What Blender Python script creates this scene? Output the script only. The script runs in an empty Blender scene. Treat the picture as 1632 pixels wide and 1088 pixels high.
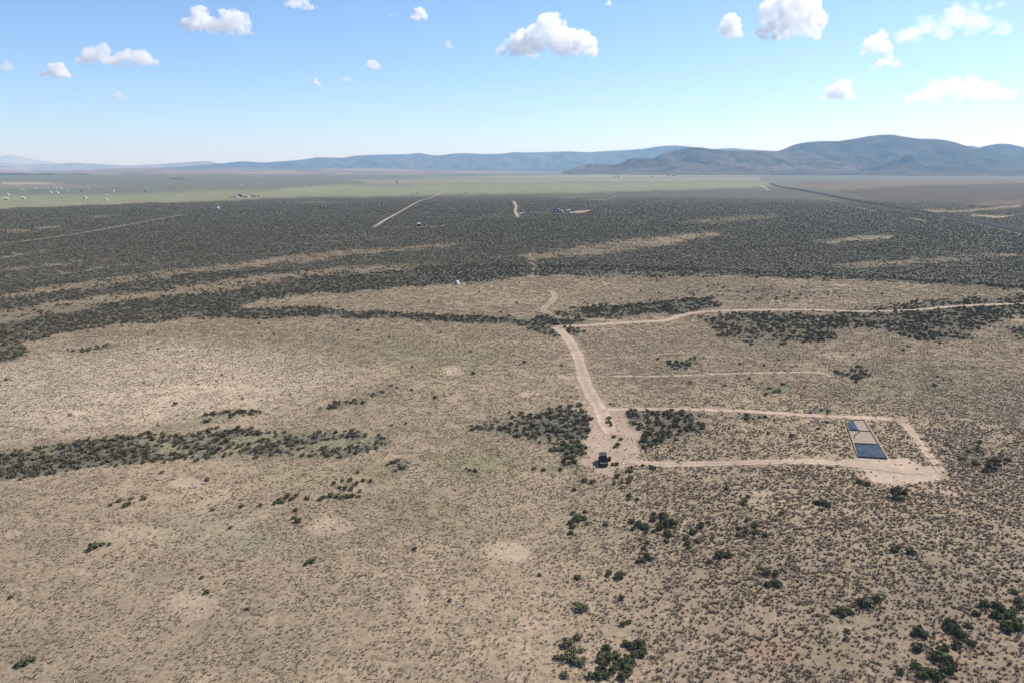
import bpy, bmesh, math, random
import numpy as np
from mathutils import Vector, Matrix
R = math.radians
sc = bpy.context.scene
col = sc.collection
rng = np.random.default_rng(11)
random.seed(5)

# ------------------------------------------------------------------ camera, sky, sun, exposure
CAM_H, PITCH, FPX = 62.0, R(13.3), 1165.0
cam_d = bpy.data.cameras.new('camera'); cam = bpy.data.objects.new('camera', cam_d); col.objects.link(cam)
cam.location = (0, 0, CAM_H); cam.rotation_euler = (R(90) - PITCH, 0, 0)
cam_d.sensor_width = 36; cam_d.lens = 36 * FPX / 1632; cam_d.clip_start = 1; cam_d.clip_end = 300000
sc.camera = cam
SUN_EL, SUN_AZ = R(46), R(58)          # azimuth clockwise from +Y (view direction)
w = bpy.data.worlds.new('World'); sc.world = w; w.use_nodes = True
nt = w.node_tree; bg = nt.nodes['Background']
sky = nt.nodes.new('ShaderNodeTexSky'); sky.sky_type = 'NISHITA'; sky.sun_disc = False
sky.sun_elevation = SUN_EL; sky.sun_rotation = SUN_AZ
sky.altitude = 1500; sky.air_density = 0.8; sky.dust_density = 1.5; sky.ozone_density = 6.0
nt.links.new(sky.outputs[0], bg.inputs[0]); bg.inputs[1].default_value = 0.12
sun_d = bpy.data.lights.new('sun', 'SUN'); sun_d.energy = 3.9; sun_d.angle = R(0.5); sun_d.color = (1, .95, .88)
sun = bpy.data.objects.new('sun', sun_d); col.objects.link(sun)
sd = Vector((math.sin(SUN_AZ) * math.cos(SUN_EL), math.cos(SUN_AZ) * math.cos(SUN_EL), math.sin(SUN_EL)))
sun.rotation_euler = sd.to_track_quat('Z', 'Y').to_euler(); sun.location = (300, 100, 400)
sc.view_settings.view_transform = 'Standard'; sc.view_settings.look = 'None'
sc.view_settings.exposure = 0.65; sc.view_settings.gamma = 1
sc.render.engine = 'CYCLES'
sc.cycles.max_bounces = 18; sc.cycles.diffuse_bounces = 2; sc.cycles.volume_bounces = 16
sc.cycles.transparent_max_bounces = 16; sc.cycles.use_denoising = True

# ------------------------------------------------------------------ helpers
def g2(px, py):
    """ground point (z = 0) seen where the photograph's pixel is"""
    px = np.asarray(px, float); py = np.asarray(py, float)
    x = (px - 816) / FPX; y = -(py - 544) / FPX
    dy = math.cos(PITCH) + y * math.sin(PITCH); dz = -math.sin(PITCH) + y * math.cos(PITCH)
    t = -CAM_H / dz
    return x * t, dy * t
def proj(x, y, z=0.0):
    dy, dz = y, z - CAM_H
    f = dy * math.cos(PITCH) - dz * math.sin(PITCH)
    u = dy * math.sin(PITCH) + dz * math.cos(PITCH)
    f = np.maximum(f, 1e-3)
    return 816 + FPX * x / f, 544 - FPX * u / f
def ss(a, b, x):
    t = np.clip((x - a) / (b - a), 0, 1); return t * t * (3 - 2 * t)
def hsh(i, j, s):
    n = (i.astype(np.int64) * 374761393 + j.astype(np.int64) * 668265263 + s * 1442695041) & 0xffffffff
    n = ((n ^ (n >> 13)) * 1274126177) & 0xffffffff
    return ((n ^ (n >> 16)) & 0xffff) / 65535.0
def vn(x, y, s=0):
    xi = np.floor(x); yi = np.floor(y); fx = x - xi; fy = y - yi
    fx = fx * fx * (3 - 2 * fx); fy = fy * fy * (3 - 2 * fy)
    a = hsh(xi, yi, s); b = hsh(xi + 1, yi, s); c = hsh(xi, yi + 1, s); d = hsh(xi + 1, yi + 1, s)
    return (a * (1 - fx) + b * fx) * (1 - fy) + (c * (1 - fx) + d * fx) * fy
def fbm(x, y, s=0, o=4):
    r = 0; a = .5; t = 0
    for k in range(o):
        r = r + a * vn(x * 2 ** k + 17.3 * k, y * 2 ** k - 9.1 * k, s + k); t += a; a *= .5
    return r / t
def zh(x, y):
    D = np.hypot(x, y)
    return (.28 * np.sin(x / 37 + 1.3) * np.sin(y / 53) + .16 * np.sin(x / 19 + y / 27)) * (1 - ss(250, 600, D))

def mesh_obj(name, V, F, mat=None, parent=None, smooth=False):
    me = bpy.data.meshes.new(name); me.from_pydata([tuple(v) for v in V], [], F); me.update()
    if mat: me.materials.append(mat)
    if smooth: me.polygons.foreach_set('use_smooth', [True] * len(me.polygons))
    o = bpy.data.objects.new(name, me); col.objects.link(o)
    if parent: o.parent = parent
    return o
def np_mesh(name, V, F4):
    me = bpy.data.meshes.new(name); V = np.asarray(V, np.float32); F4 = np.asarray(F4, np.int32); k = F4.shape[1]
    me.vertices.add(len(V)); me.vertices.foreach_set('co', V.ravel())
    me.loops.add(F4.size); me.loops.foreach_set('vertex_index', F4.ravel())
    me.polygons.add(len(F4)); me.polygons.foreach_set('loop_start', np.arange(0, F4.size, k, dtype=np.int32))
    me.polygons.foreach_set('loop_total', np.full(len(F4), k, np.int32))
    me.update(calc_edges=True); return me
def tag(o, label=None, cat=None, group=None, kind=None):
    if label: o['label'] = label
    if cat: o['category'] = cat
    if group: o['group'] = group
    if kind: o['kind'] = kind
    return o
def empty(name, loc, rz=0):
    o = bpy.data.objects.new(name, None); col.objects.link(o); o.location = loc; o.rotation_euler = (0, 0, rz); o.empty_display_size = .3
    return o
class MB:
    """collects shapes, builds one mesh"""
    def __init__(s): s.V = []; s.F = []
    def add(s, V, F):
        n = len(s.V); s.V += [tuple(v) for v in V]; s.F += [tuple(i + n for i in f) for f in F]; return s
    def box(s, x0, x1, y0, y1, z0, z1, bev=0, top=(0, 0)):
        tx, ty = top
        V = [(x0, y0, z0), (x1, y0, z0), (x1, y1, z0), (x0, y1, z0), (x0 + tx, y0 + ty, z1), (x1 - tx, y0 + ty, z1), (x1 - tx, y1 - ty, z1), (x0 + tx, y1 - ty, z1)]
        return s.add(V, [(3, 2, 1, 0), (4, 5, 6, 7), (0, 1, 5, 4), (1, 2, 6, 5), (2, 3, 7, 6), (3, 0, 4, 7)])
    def tube(s, p, q, r0, r1, n=8, cap=True):
        p = Vector(p); q = Vector(q); d = (q - p).normalized(); a = d.orthogonal().normalized(); b = d.cross(a)
        V = [p + (a * math.cos(t) + b * math.sin(t)) * r0 for t in [6.2832 * i / n for i in range(n)]]
        V += [q + (a * math.cos(t) + b * math.sin(t)) * r1 for t in [6.2832 * i / n for i in range(n)]]
        F = [(i, (i + 1) % n, n + (i + 1) % n, n + i) for i in range(n)]
        if cap: F += [tuple(range(n - 1, -1, -1)), tuple(range(n, 2 * n))]
        return s.add(V, F)
    def prism(s, prof, x0, x1):           # profile in (y, z), extruded along x
        n = len(prof); V = [(x0, a, b) for a, b in prof] + [(x1, a, b) for a, b in prof]
        F = [(i, (i + 1) % n, n + (i + 1) % n, n + i) for i in range(n)] + [tuple(range(n - 1, -1, -1)), tuple(range(n, 2 * n))]
        return s.add(V, F)
    def build(s, name, mat, parent=None, smooth=False, bevel=0):
        o = mesh_obj(name, s.V, s.F, mat, parent, smooth)
        import bmesh
        bm = bmesh.new(); bm.from_mesh(o.data); bmesh.ops.recalc_face_normals(bm, faces=bm.faces)
        if bevel: bmesh.ops.bevel(bm, geom=list(bm.edges), offset=bevel, segments=2, affect='EDGES', clamp_overlap=True)
        bm.to_mesh(o.data); bm.free()
        return o

# ------------------------------------------------------------------ materials
def new_mat(name):
    m = bpy.data.materials.new(name); m.use_nodes = True; t = m.node_tree
    return m, t, t.nodes['Principled BSDF'], t.nodes['Material Output']
def N(t, typ, **kw):
    n = t.nodes.new(typ)
    for k, v in kw.items(): setattr(n, k, v)
    return n
def mixc(t, fac, a, b, mode='MIX'):
    n = N(t, 'ShaderNodeMix', data_type='RGBA', blend_type=mode); n.clamp_factor = True
    for idx, v in ((0, fac), (6, a), (7, b)):
        if isinstance(v, (int, float)): n.inputs[idx].default_value = v
        elif isinstance(v, tuple): n.inputs[idx].default_value = (*v[:3], 1)
        else: t.links.new(v, n.inputs[idx])
    return n.outputs[2]
def mapr(t, v, a, b, c=0., d=1.):
    n = N(t, 'ShaderNodeMapRange'); n.clamp = True
    t.links.new(v, n.inputs[0])
    for i, q in ((1, a), (2, b), (3, c), (4, d)):
        if isinstance(q, (int, float)): n.inputs[i].default_value = q
        else: t.links.new(q, n.inputs[i])
    return n.outputs[0]
def noise(t, vec, scale, detail=3, rough=.55, dist=0):
    n = N(t, 'ShaderNodeTexNoise'); n.inputs['Scale'].default_value = scale; n.inputs['Detail'].default_value = detail
    n.inputs['Roughness'].default_value = rough; n.inputs['Distortion'].default_value = dist
    if vec is not None: t.links.new(vec, n.inputs['Vector'])
    return n.outputs[0]
def mathn(t, op, a, b=None):
    n = N(t, 'ShaderNodeMath', operation=op)
    for i, q in ((0, a), (1, b)):
        if q is None: continue
        if isinstance(q, (int, float)): n.inputs[i].default_value = q
        else: t.links.new(q, n.inputs[i])
    return n.outputs[0]
def simple(name, c, rough=.6, metal=0, var=.12, scale=3., spec=.5):
    m, t, b, o = new_mat(name); tc = N(t, 'ShaderNodeTexCoord')
    f = noise(t, tc.outputs['Object'], scale, 4)
    lo = tuple(v * (1 - var) for v in c); hi = tuple(min(1, v * (1 + var)) for v in c)
    t.links.new(mixc(t, mapr(t, f, .3, .7), lo, hi), b.inputs['Base Color'])
    b.inputs['Roughness'].default_value = rough; b.inputs['Metallic'].default_value = metal
    b.inputs['Specular IOR Level'].default_value = spec
    return m
def foliage(name, a, b_, c, spec=.2):
    if spec > .15: a, b_, c = [(v[0] * 1.08, v[1] * 1.0, v[2] * .74) for v in (a, b_, c)]
    """leaves: colour differs from plant to plant and leaf to leaf"""
    m, t, b, o = new_mat(name); oi = N(t, 'ShaderNodeObjectInfo'); ge = N(t, 'ShaderNodeNewGeometry')
    x = mixc(t, oi.outputs['Random'], a, b_)
    x = mixc(t, mapr(t, ge.outputs['Random Per Island'], .35, 1), x, c)
    t.links.new(x, b.inputs['Base Color']); b.inputs['Roughness'].default_value = .8; b.inputs['Specular IOR Level'].default_value = spec
    return m

# ------------------------------------------------------------------ what grows where (read off the photograph, laid on the ground)
def polymask(px, py, P, feather=8, ky=2.6):
    P = np.array(P, float); x0, y0 = P.min(0); x1, y1 = P.max(0); pad = feather + 4
    out = np.zeros(px.shape)
    idx = np.nonzero((px > x0 - pad) & (px < x1 + pad) & (py > y0 - pad / ky - 2) & (py < y1 + pad / ky + 2))[0]
    if not len(idx): return out
    X = px[idx]; Y = py[idx] * ky; Q = P * [1, ky]; d2 = np.full(X.shape, 1e12); ins = np.zeros(X.shape, bool)
    for i in range(len(Q)):
        ax, ay = Q[i]; bx, by = Q[(i + 1) % len(Q)]
        ex, ey = bx - ax, by - ay; L = ex * ex + ey * ey + 1e-9
        t = np.clip(((X - ax) * ex + (Y - ay) * ey) / L, 0, 1)
        d2 = np.minimum(d2, (X - ax - t * ex) ** 2 + (Y - ay - t * ey) ** 2)
        if ay != by:
            c = ((ay > Y) != (by > Y)) & (X < (bx - ax) * (Y - ay) / (by - ay) + ax); ins ^= c
    s = np.sqrt(d2) * np.where(ins, 1, -1)
    out[idx] = ss(-feather, feather, s); return out
def ell(cx, cy, rx, ry, n=14): return [(cx + rx * math.cos(6.2832 * k / n), cy + ry * math.sin(6.2832 * k / n)) for k in range(n)]

TAN = (.395, .315, .225); PALE = (.47, .375, .285); PINK = (.43, .325, .25); OLIVE = (.28, .255, .155); GREEN = (.27, .30, .18)
SAGE = (.086, .077, .056); BROWN = (.27, .215, .16); REDB = (.30, .21, .15); DIRT = (.45, .35, .275); FARTAN = (.36, .32, .235); GREY = (.185, .195, .155)
# (polygon, colour or None, sage cover or None, tuft amount or None, feather, strength)
LAY = [
 # the valley beyond
 ([(-900,262),(2600,262),(2600,330),(1632,330),(1200,306),(900,309),(400,317),(-900,345)], GREY, .35, 0, 6, 1),
 ([(-900,316),(-100,313),(0,312),(150,311),(300,306),(420,304),(560,298),(700,293),(900,291),(1225,290),(1225,300),(1100,303),(900,308),(700,311),(500,314),(300,321),(150,326),(0,333),(-900,345)], (.27,.28,.185), .03, 0, 12, 1),
 ([(420,303),(560,294),(640,290),(560,296),(640,299),(480,307)], (.30,.31,.205), .02, 0, 5, .8),
 ([(560,287),(900,284),(1210,283),(1210,289),(900,290),(600,293)], (.33,.29,.22), .1, 0, 4, .8),
 ([(0,295),(120,293),(200,297),(100,300),(0,302)], (.28,.24,.2), .2, 0, 4, .7),
 ([(0,290),(60,290),(100,293),(0,295)], (.42,.38,.3), 0, 0, 3, .8),
 ([(640,284),(900,279),(1100,280),(1210,281),(1000,283),(800,284)], (.36,.36,.25), .05, 0, 3, .7),
 # dark sagebrush flat
 ([(-900,350),(0,334),(150,327),(300,322),(500,315),(700,312),(900,309),(1100,304),(1230,299),(1300,303),(1440,327),(1632,366),(2600,490),(2600,560),(1632,480),(1300,488),(1150,470),(1000,440),(860,438),(720,452),(500,500),(200,545),(0,560),(-900,640)], SAGE, .95, .1, 7, 1),
 # right of the railway
 ([(1270,291),(2600,280),(2600,560),(1632,372),(1440,328),(1330,306)], (.125,.108,.09), .35, 0, 5, 1),
 ([(1270,294),(1420,289),(1632,287),(1632,292),(1450,296),(1330,304),(1290,300)], (.21,.17,.13), .1, 0, 4, 1),
 ([(1440,325),(1500,327),(1632,317),(1632,323),(1540,329),(1480,333)], (.20,.16,.12), .15, 0, 4, .9),
 ([(1390,318),(1632,330),(2600,330),(2600,520),(1632,366),(1480,342)], SAGE, .85, 0, 5, 1),
 ([(1440,332),(1540,334),(1632,326),(1632,330),(1540,338),(1470,339)], (.36,.29,.21), .2, 0, 3, .8),
 ([(1545,342),(1600,343),(1632,341),(1600,346),(1550,346)], (.4,.36,.24), .1, 0, 3, .9),
 # pale streaks over the sagebrush
 ([(-300,440),(0,428),(90,420),(200,411),(170,417),(90,427),(0,434),(-300,450)], (0.291,0.235,0.178), 0.30, .3, 8, .9),
 ([(90,434),(160,426),(215,419),(180,427),(100,438)], (0.291,0.251,0.169), 0.30, .3, 6, .8),
 ([(-300,500),(0,468),(150,447),(330,425),(480,405),(620,394),(700,388),(770,389),(640,400),(480,418),(330,436),(180,455),(0,478),(-300,515)], (0.307,0.251,0.175), 0.25, .4, 10, .95),
 ([(-300,530),(0,496),(100,478),(250,460),(400,440),(540,425),(690,420),(660,428),(500,441),(350,464),(200,480),(100,500),(0,518),(-300,560)], (0.316,0.259,0.183), 0.20, .5, 11, .95),
 ([(820,410),(900,395),(1000,383),(1130,368),(1150,374),(1080,390),(960,407),(860,413)], (0.299,0.251,0.175), 0.25, .3, 13, .95),
 ([(1085,356),(1130,347),(1240,342),(1230,350),(1150,357)], (0.267,0.226,0.146), 0.40, .2, 10, .8),
 ([(1290,386),(1380,376),(1425,376),(1420,381),(1330,389)], (0.307,0.267,0.195), 0.20, .2, 8, .95),
 ([(1330,425),(1400,414),(1480,411),(1560,407),(1555,413),(1450,420),(1370,428)], (0.307,0.259,0.195), 0.30, .2, 10, .9),
 ([(1560,405),(1632,400),(1632,406),(1570,411)], (0.291,0.243,0.178), 0.35, .2, 8, .7),
 ([(1270,316),(1310,316),(1310,318),(1270,318)], (0.267,0.259,0.178), 0.25, 0, 6, .7),
 ([(470,384),(560,378),(690,376),(560,385),(480,390)], (0.209,0.186,0.129), 0.65, .1, 10, .6),
 ([(470,375),(540,371),(600,374),(520,379)], (0.243,0.218,0.146), 0.55, .1, 8, .7),
 ([(760,345),(800,341),(830,344),(790,347)], (0.209,0.195,0.155), 0.55, 0, 8, .6),
 ([(1000,350),(1040,345),(1035,358),(1010,362)], (0.226,0.209,0.138), 0.55, 0, 8, .6),
 ([(0,366),(40,366),(60,369),(20,371)], (0.340,0.267,0.203), 0.15, 0, 6, .8),
 ([(60,361),(100,360),(95,364),(70,365)], (0.324,0.276,0.209), 0.15, 0, 6, .8),
 ([(120,346),(200,343),(160,348)], (0.291,0.267,0.195), 0.15, 0, 6, .8),
 ([(440,323),(500,321),(560,322),(500,325)], (0.267,0.218,0.178), 0.35, 0, 5, .8),
 ([(870,313),(910,312),(960,313),(920,315)], (0.291,0.283,0.218), 0.25, 0, 5, .8),
 ([(930,317),(990,315),(980,318),(950,319)], (0.276,0.267,0.209), 0.25, 0, 5, .8),
 ([(0,408),(70,400),(40,406),(0,412)], (0.340,0.299,0.218), 0.15, .1, 6, .8),
 ([(60,398),(75,394),(70,402),(30,404)], (0.243,0.235,0.146), 0.35, .1, 8, .6),
 # middle tan plain
 ([(370,492),(420,478),(500,468),(620,460),(720,452),(850,440),(1000,434),(1130,436),(1250,442),(1450,449),(1632,463),(2600,520),(2600,560),(1632,477),(1400,486),(1300,492),(1150,482),(1050,492),(880,500),(650,497),(500,491)], (.39,.32,.22), .06, 1, 8, 1),
 ([(900,436),(1100,432),(1180,438),(1050,443),(930,442)], (.2,.2,.14), .7, .5, 6, .9),
 ([(1050,470),(1150,455),(1300,458),(1400,470),(1200,480)], (.32,.265,.195), .15, 1, 14, .8),
 # home plain
 ([(-900,680),(-300,590),(0,548),(130,525),(200,508),(320,503),(520,508),(700,508),(860,515),(1060,520),(1180,512),(1632,500),(2600,560),(2600,1700),(-900,1700)], TAN, .02, 1, 7, 1),
 # pale left slope
 ([(-900,760),(0,560),(250,545),(500,560),(560,600),(420,660),(250,680),(0,700),(-900,900)], (.52,.43,.325), .01, .72, 60, .9),
 ([(0,600),(300,560),(420,600),(250,650),(0,660)], (.56,.46,.355), .0, .6, 60, .6),
 ([(150,535),(330,510),(560,512),(780,520),(860,560),(700,600),(520,560),(340,545)], (.36,.31,.19), .02, 1, 30, .6),
 ([(600,545),(760,555),(830,600),(700,620),(620,590)], (.37,.33,.205), .02, 1, 30, .6),
 ([(1120,520),(1400,530),(1632,520),(2000,560),(1700,650),(1350,650),(1120,600)], (.30,.245,.175), .03, 1, 50, .75),
 ([(950,530),(1110,540),(1150,600),(1000,620),(950,580)], (.33,.275,.2), .03, 1, 40, .6),
 (ell(1420,615,80,16), (.27,.26,.165), .05, .8, 20, .7),
 (ell(760,740,75,25), (.30,.28,.16), .03, 1, 30, .7),
 (ell(690,820,60,30), (.29,.26,.165), .02, 1, 30, .7),
 (ell(600,750,40,22), (.32,.28,.16), .03, 1, 20, .7),
 (ell(480,760,60,20), (.34,.30,.19), .02, 1, 20, .6),
 (ell(330,850,90,30), (.34,.31,.225), .0, .8, 40, .6),
 (ell(240,920,60,14), (.33,.29,.225), .0, .6, 25, .6),
 (ell(410,870,45,14), (.31,.29,.22), .0, .6, 20, .6),
 (ell(1205,882,22,8), (.20,.235,.11), .1, 1, 10, .9),
 (ell(1310,1050,55,40), (.26,.24,.145), .0, 1, 20, .8),
 (ell(1480,880,120,50), (.32,.295,.20), .02, 1.1, 50, .6),
 (ell(1250,870,60,30), (.29,.25,.17), .02, 1.1, 30, .6),
 ([(1060,840),(1250,830),(1632,760),(2000,800),(2000,1200),(1000,1200)], (.355,.275,.205), .02, 1.15, 60, .6),
 ([(1480,640),(1632,620),(2000,640),(2000,780),(1632,780),(1500,740)], (.34,.28,.205), .03, 1.1, 40, .6),
 (ell(1240,1040,45,22), (.40,.26,.19), .0, .8, 20, .7),
 (ell(1520,1040,40,30), (.42,.28,.20), .0, .8, 20, .6),
 # dark green belts
 ([(-900,700),(-300,600),(0,524),(100,515),(200,504),(300,497),(400,494),(500,495),(640,498),(800,503),(870,510),(880,518),(820,516),(640,508),(480,506),(330,507),(200,516),(120,528),(0,545),(-300,620)], (.19,.17,.12), .85, .6, 9, 1),
 ([(820,512),(870,498),(960,486),(1040,482),(1130,476),(1140,490),(1100,500),(960,507),(900,518),(930,528),(880,534),(840,525)], (.18,.165,.115), .85, .6, 11, 1),
 ([(1110,508),(1200,500),(1350,497),(1460,484),(1632,472),(1900,485),(1900,510),(1632,503),(1570,515),(1540,540),(1480,545),(1410,526),(1340,524),(1320,545),(1250,545),(1200,530),(1140,520)], (.19,.165,.12), .8, .6, 14, 1),
 ([(1140,520),(1200,525),(1250,550),(1210,555),(1150,535)], (.2,.18,.13), .5, .5, 8, .8),
 ([(1600,528),(1632,518),(1700,520),(1700,545),(1620,540)], (.15,.15,.11), .8, .4, 6, 1),
 ([(0,550),(30,545),(50,560),(20,574),(-100,590),(-100,560)], (.17,.17,.12), .6, .5, 6, 1),
 ([(100,560),(195,548),(190,553),(110,564)], (.2,.19,.13), .45, .5, 5, .8),
 ([(210,535),(245,531),(240,536),(215,540)], (.2,.19,.13), .35, .5, 4, .8),
 # near green belt, left
 ([(-400,800),(-100,750),(0,725),(80,712),(150,700),(250,690),(330,685),(480,688),(560,690),(620,700),(600,712),(560,725),(480,735),(420,726),(340,732),(250,735),(180,740),(100,752),(0,765),(-300,830)], (.29,.26,.175), .86, .85, 16, 1),
 ([(400,690),(540,690),(610,702),(560,716),(440,716),(380,708)], (.22,.225,.145), .45, .7, 10, .7),
 ([(240,683),(300,670),(330,660),(410,652),(420,658),(350,672),(300,685)], (.26,.24,.165), .38, .8, 6, .8),
 ([(485,655),(540,640),(585,632),(580,642),(520,656)], (.26,.24,.165), .4, .8, 6, .8),
 ([(580,626),(620,614),(628,618),(600,630)], (.26,.24,.165), .4, .8, 5, .8),
 ([(600,688),(640,672),(645,678),(615,692)], (.26,.24,.165), .4, .8, 5, .8),
 ([(600,738),(640,728),(660,735),(640,752),(610,750)], (.22,.2,.15), .5, .8, 6, .8),
 ([(740,748),(770,738),(785,745),(765,752)], (.25,.23,.15), .5, .8, 5, .8),
 ([(850,750),(900,738),(935,735),(930,745),(880,755)], (.25,.23,.15), .5, .8, 5, .8),
 # thickets either side of the clearing
 ([(735,684),(790,670),(850,660),(880,650),(922,645),(936,665),(938,700),(925,728),(905,732),(870,712),(830,704),(790,690)], (.27,.235,.165), .88, .8, 16, 1),
 ([(1000,655),(1060,652),(1125,655),(1135,668),(1105,692),(1062,702),(1040,722),(1018,715),(1010,690),(998,672)], (.29,.24,.175), .78, .85, 16, 1),
 ([(1060,572),(1115,568),(1118,580),(1075,588)], (.2,.2,.13), .6, .7, 5, .9),
 ([(1330,595),(1370,582),(1385,600),(1360,612)], (.22,.2,.14), .6, .7, 5, .9),
 ([(1205,618),(1250,612),(1255,624),(1220,630)], (.19,.22,.12), .5, .7, 5, .9),
 ([(1165,660),(1210,655),(1230,665),(1190,672)], (.24,.22,.15), .4, .8, 5, .8),
 ([(1290,655),(1350,645),(1350,655),(1300,660)], (.25,.22,.16), .35, .8, 5, .8),
 ([(1500,700),(1580,700),(1620,735),(1560,760),(1520,735)], (.27,.23,.17), .35, .9, 12, .7),
 ([(1480,600),(1520,600),(1520,612),(1490,612)], (.27,.23,.17), .35, .9, 8, .7),
 # bare spots
 (ell(300,770,26,8), PALE, 0, .1, 6, 1), (ell(808,880,38,16), PALE, 0, .12, 8, 1), (ell(665,952,24,20), PINK, 0, .1, 8, 1),
 (ell(305,965,48,20), PALE, 0, .4, 14, .8), (ell(210,850,55,12), PALE, 0, .4, 10, .7), (ell(522,840,34,13), PALE, 0, .35, 8, .9),
 (ell(15,848,16,7), PALE, 0, .15, 6, 1), (ell(720,590,22,8), PALE, 0, .2, 6, .9), (ell(762,664,18,5), PALE, 0, .3, 5, .8),
 (ell(1210,787,18,5), PALE, 0, .15, 5, .9), (ell(860,995,42,14), PINK, 0, .3, 12, .8), (ell(1005,800,20,8), PINK, 0, .35, 8, .6),
 (ell(150,910,40,6), PALE, 0, .4, 6, .7), (ell(815,1078,30,10), PINK, 0, .3, 8, .7), (ell(1590,700,30,8), PINK, 0, .4, 8, .8),
 (ell(1580,680,26,5), PALE, 0, .4, 6, .8), (ell(1510,783,30,7), PINK, 0, .3, 8, .9), (ell(780,965,30,8), PINK, 0, .4, 8, .6),
 (ell(1350,570,40,8), PALE, .02, .7, 8, .7), (ell(850,625,18,5), PALE, 0, .4, 5, .8), (ell(1290,735,60,8), PALE, 0, .4, 8, .6),
 # bulldozed ground: pad with the car, apron below the framed bed, strips beside the road
 ([(942,648),(1000,652),(1003,680),(1018,690),(1020,740),(985,748),(978,760),(955,755),(930,738),(934,700),(940,670)], DIRT, 0, .10, 4, 1),
 ([(1340,735),(1368,728),(1416,730),(1440,728),(1490,745),(1500,762),(1440,772),(1395,768),(1370,752)], (.54,.43,.335), 0, .02, 6, 1),
 ([(1400,765),(1490,770),(1540,785),(1480,790),(1420,780)], PINK, 0, .4, 8, .7),
 ([(897,598),(925,599),(925,603),(897,602)], (.50,.40,.30), .05, .2, 3, .9), ([(912,612),(932,612),(932,616),(912,616)], (.50,.40,.30), .05, .2, 3, .9), ([(905,636),(936,637),(936,642),(905,640)], (.52,.42,.31), .05, .2, 3, .9), ([(915,650),(942,646),(942,658),(918,655)], (.52,.42,.31), .05, .2, 3, .9),
 ([(725,452),(850,438),(860,440),(740,456)], (.25,.24,.16), .4, .5, 4, .7),
 ([(843,405),(850,405),(852,445),(845,445)], (.34,.27,.19), .1, .1, 2, .7),
 ([(1325,452),(1350,452),(1350,456),(1325,456)], (.5,.34,.27), 0, 0, 3, .8),
 ([(900,338),(940,336),(950,335),(930,339),(905,341)], (.46,.33,.27), 0, 0, 2, 1),
]
GAIN = .77
def survey(x, y):
    px, py = proj(x, y)
    behind = y < 20
    wx = (fbm(px / 70, py / 16, 3) - .5) * 26 + (fbm(px / 14, py / 4, 7) - .5) * 17
    wy = (fbm(px / 70 + 9, py / 16, 5) - .5) * 7 + (fbm(px / 14, py / 4 + 5, 9) - .5) * 6
    sc_ = ss(262, 380, py); wx = wx * (.4 + .6 * sc_); wy = wy * (.18 + .82 * sc_)
    X = px + wx; Y = py + wy
    C = np.tile(np.array(TAN), (len(x), 1)); S = np.full(len(x), .02); T = np.ones(len(x))
    for P, c, s, t, fe, k in LAY:
        m = polymask(X, Y, P, fe) * k
        if c is not None: C += (np.array(c) - C) * m[:, None]
        if s is not None: S += (s - S) * m
        if t is not None: T += (t - T) * m
    rg = fbm(x / 7., y / 7., 91, 4) - .5; S = np.where((S > .08) & (S < .97), np.clip(S + rg * 2.6 * np.minimum(1, S * 1.6) * (py > 380), .0, 1), S)
    C[behind] = TAN; S[behind] = .02; T[behind] = 1
    return C * np.array([GAIN * 1.0, GAIN * .985, GAIN * .955]), S, T

# dirt roads: name, label, polyline in photo pixels, width (m)
ROADS = [
 ('dirt_road', 'wide pale dirt road running up to the car clearing', [(1005,690),(975,690),(958,655),(940,625),(930,600),(922,570),(912,548),(900,532),(888,522),(876,518)], 4.6),
 ('dirt_road', 'long pale dirt road crossing the picture to the right edge', [(876,519),(930,518),(1000,514),(1060,511),(1085,503),(1120,497),(1180,494),(1280,494),(1370,497),(1450,495),(1510,489),(1560,486),(1632,484),(1900,478)], 3.6),
 ('wheel_track', 'twin wheel track winding beyond the road junction', [(1000,512),(930,508),(893,506),(877,500),(866,494),(870,488),(880,480),(884,472),(876,463)], 2.6),
 ('wheel_track', 'thin pale track along the upper edge of the lot', [(945,600),(985,598),(1060,598),(1140,595),(1220,594),(1290,594),(1318,598),(1330,606)], 1.6),
 ('dirt_track', 'pale track from the clearing to the top of the framed bed', [(950,655),(1010,652),(1080,652),(1180,654),(1260,659),(1330,663),(1390,665),(1440,668)], 2.6),
 ('dirt_track', 'pale track curving down right of the framed bed', [(1436,667),(1450,684),(1462,700),(1478,720),(1492,738),(1500,752),(1490,760)], 2.2),
 ('dirt_track', 'pale track from the car to the apron below the framed bed', [(975,735),(1010,738),(1060,741),(1130,740),(1200,738),(1290,736),(1370,742),(1440,750),(1500,758)], 3.0),
 ('far_dirt_road', 'far pale dirt road climbing diagonally through the dark sagebrush', [(592,364),(600,360),(612,352),(630,342),(650,331),(668,321),(686,316),(700,309),(716,302)], 4),
 ('far_dirt_road', 'far pale dirt road zigzag left of the white homestead', [(818,321),(823,330),(821,336),(826,347)], 5),
 ('far_dirt_road', 'far driveway into the white homestead', [(826,342),(836,339),(860,339),(880,339),(900,340)], 6),
 ('far_dirt_road', 'far driveway streak beside the small dark shed', [(612,362),(640,363),(670,362),(700,361),(712,359)], 4.5),
 ('far_dirt_road', 'far faint road slanting across the sagebrush at left', [(-60,392),(0,389),(60,382),(130,372),(180,363),(250,350),(300,341)], 3),
 ('railway_track', 'service road beside the railway, bright at its near end', [(1240,305),(1280,311),(1320,319),(1360,329),(1395,338)], 2.2),
 ('railway_track', 'pale service road hugging the railway embankment', [(1390,329),(1440,336),(1500,346),(1560,358),(1632,375),(1800,410)], 1.9),
 ('railway_track', 'short pale spur road below the railway', [(1452,348),(1475,353)], 5),
 ('far_dirt_road', 'tiny pale road bend at the head of the railway', [(1190,305),(1215,304),(1224,303),(1214,297),(1212,295)], 9),
]
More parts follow.
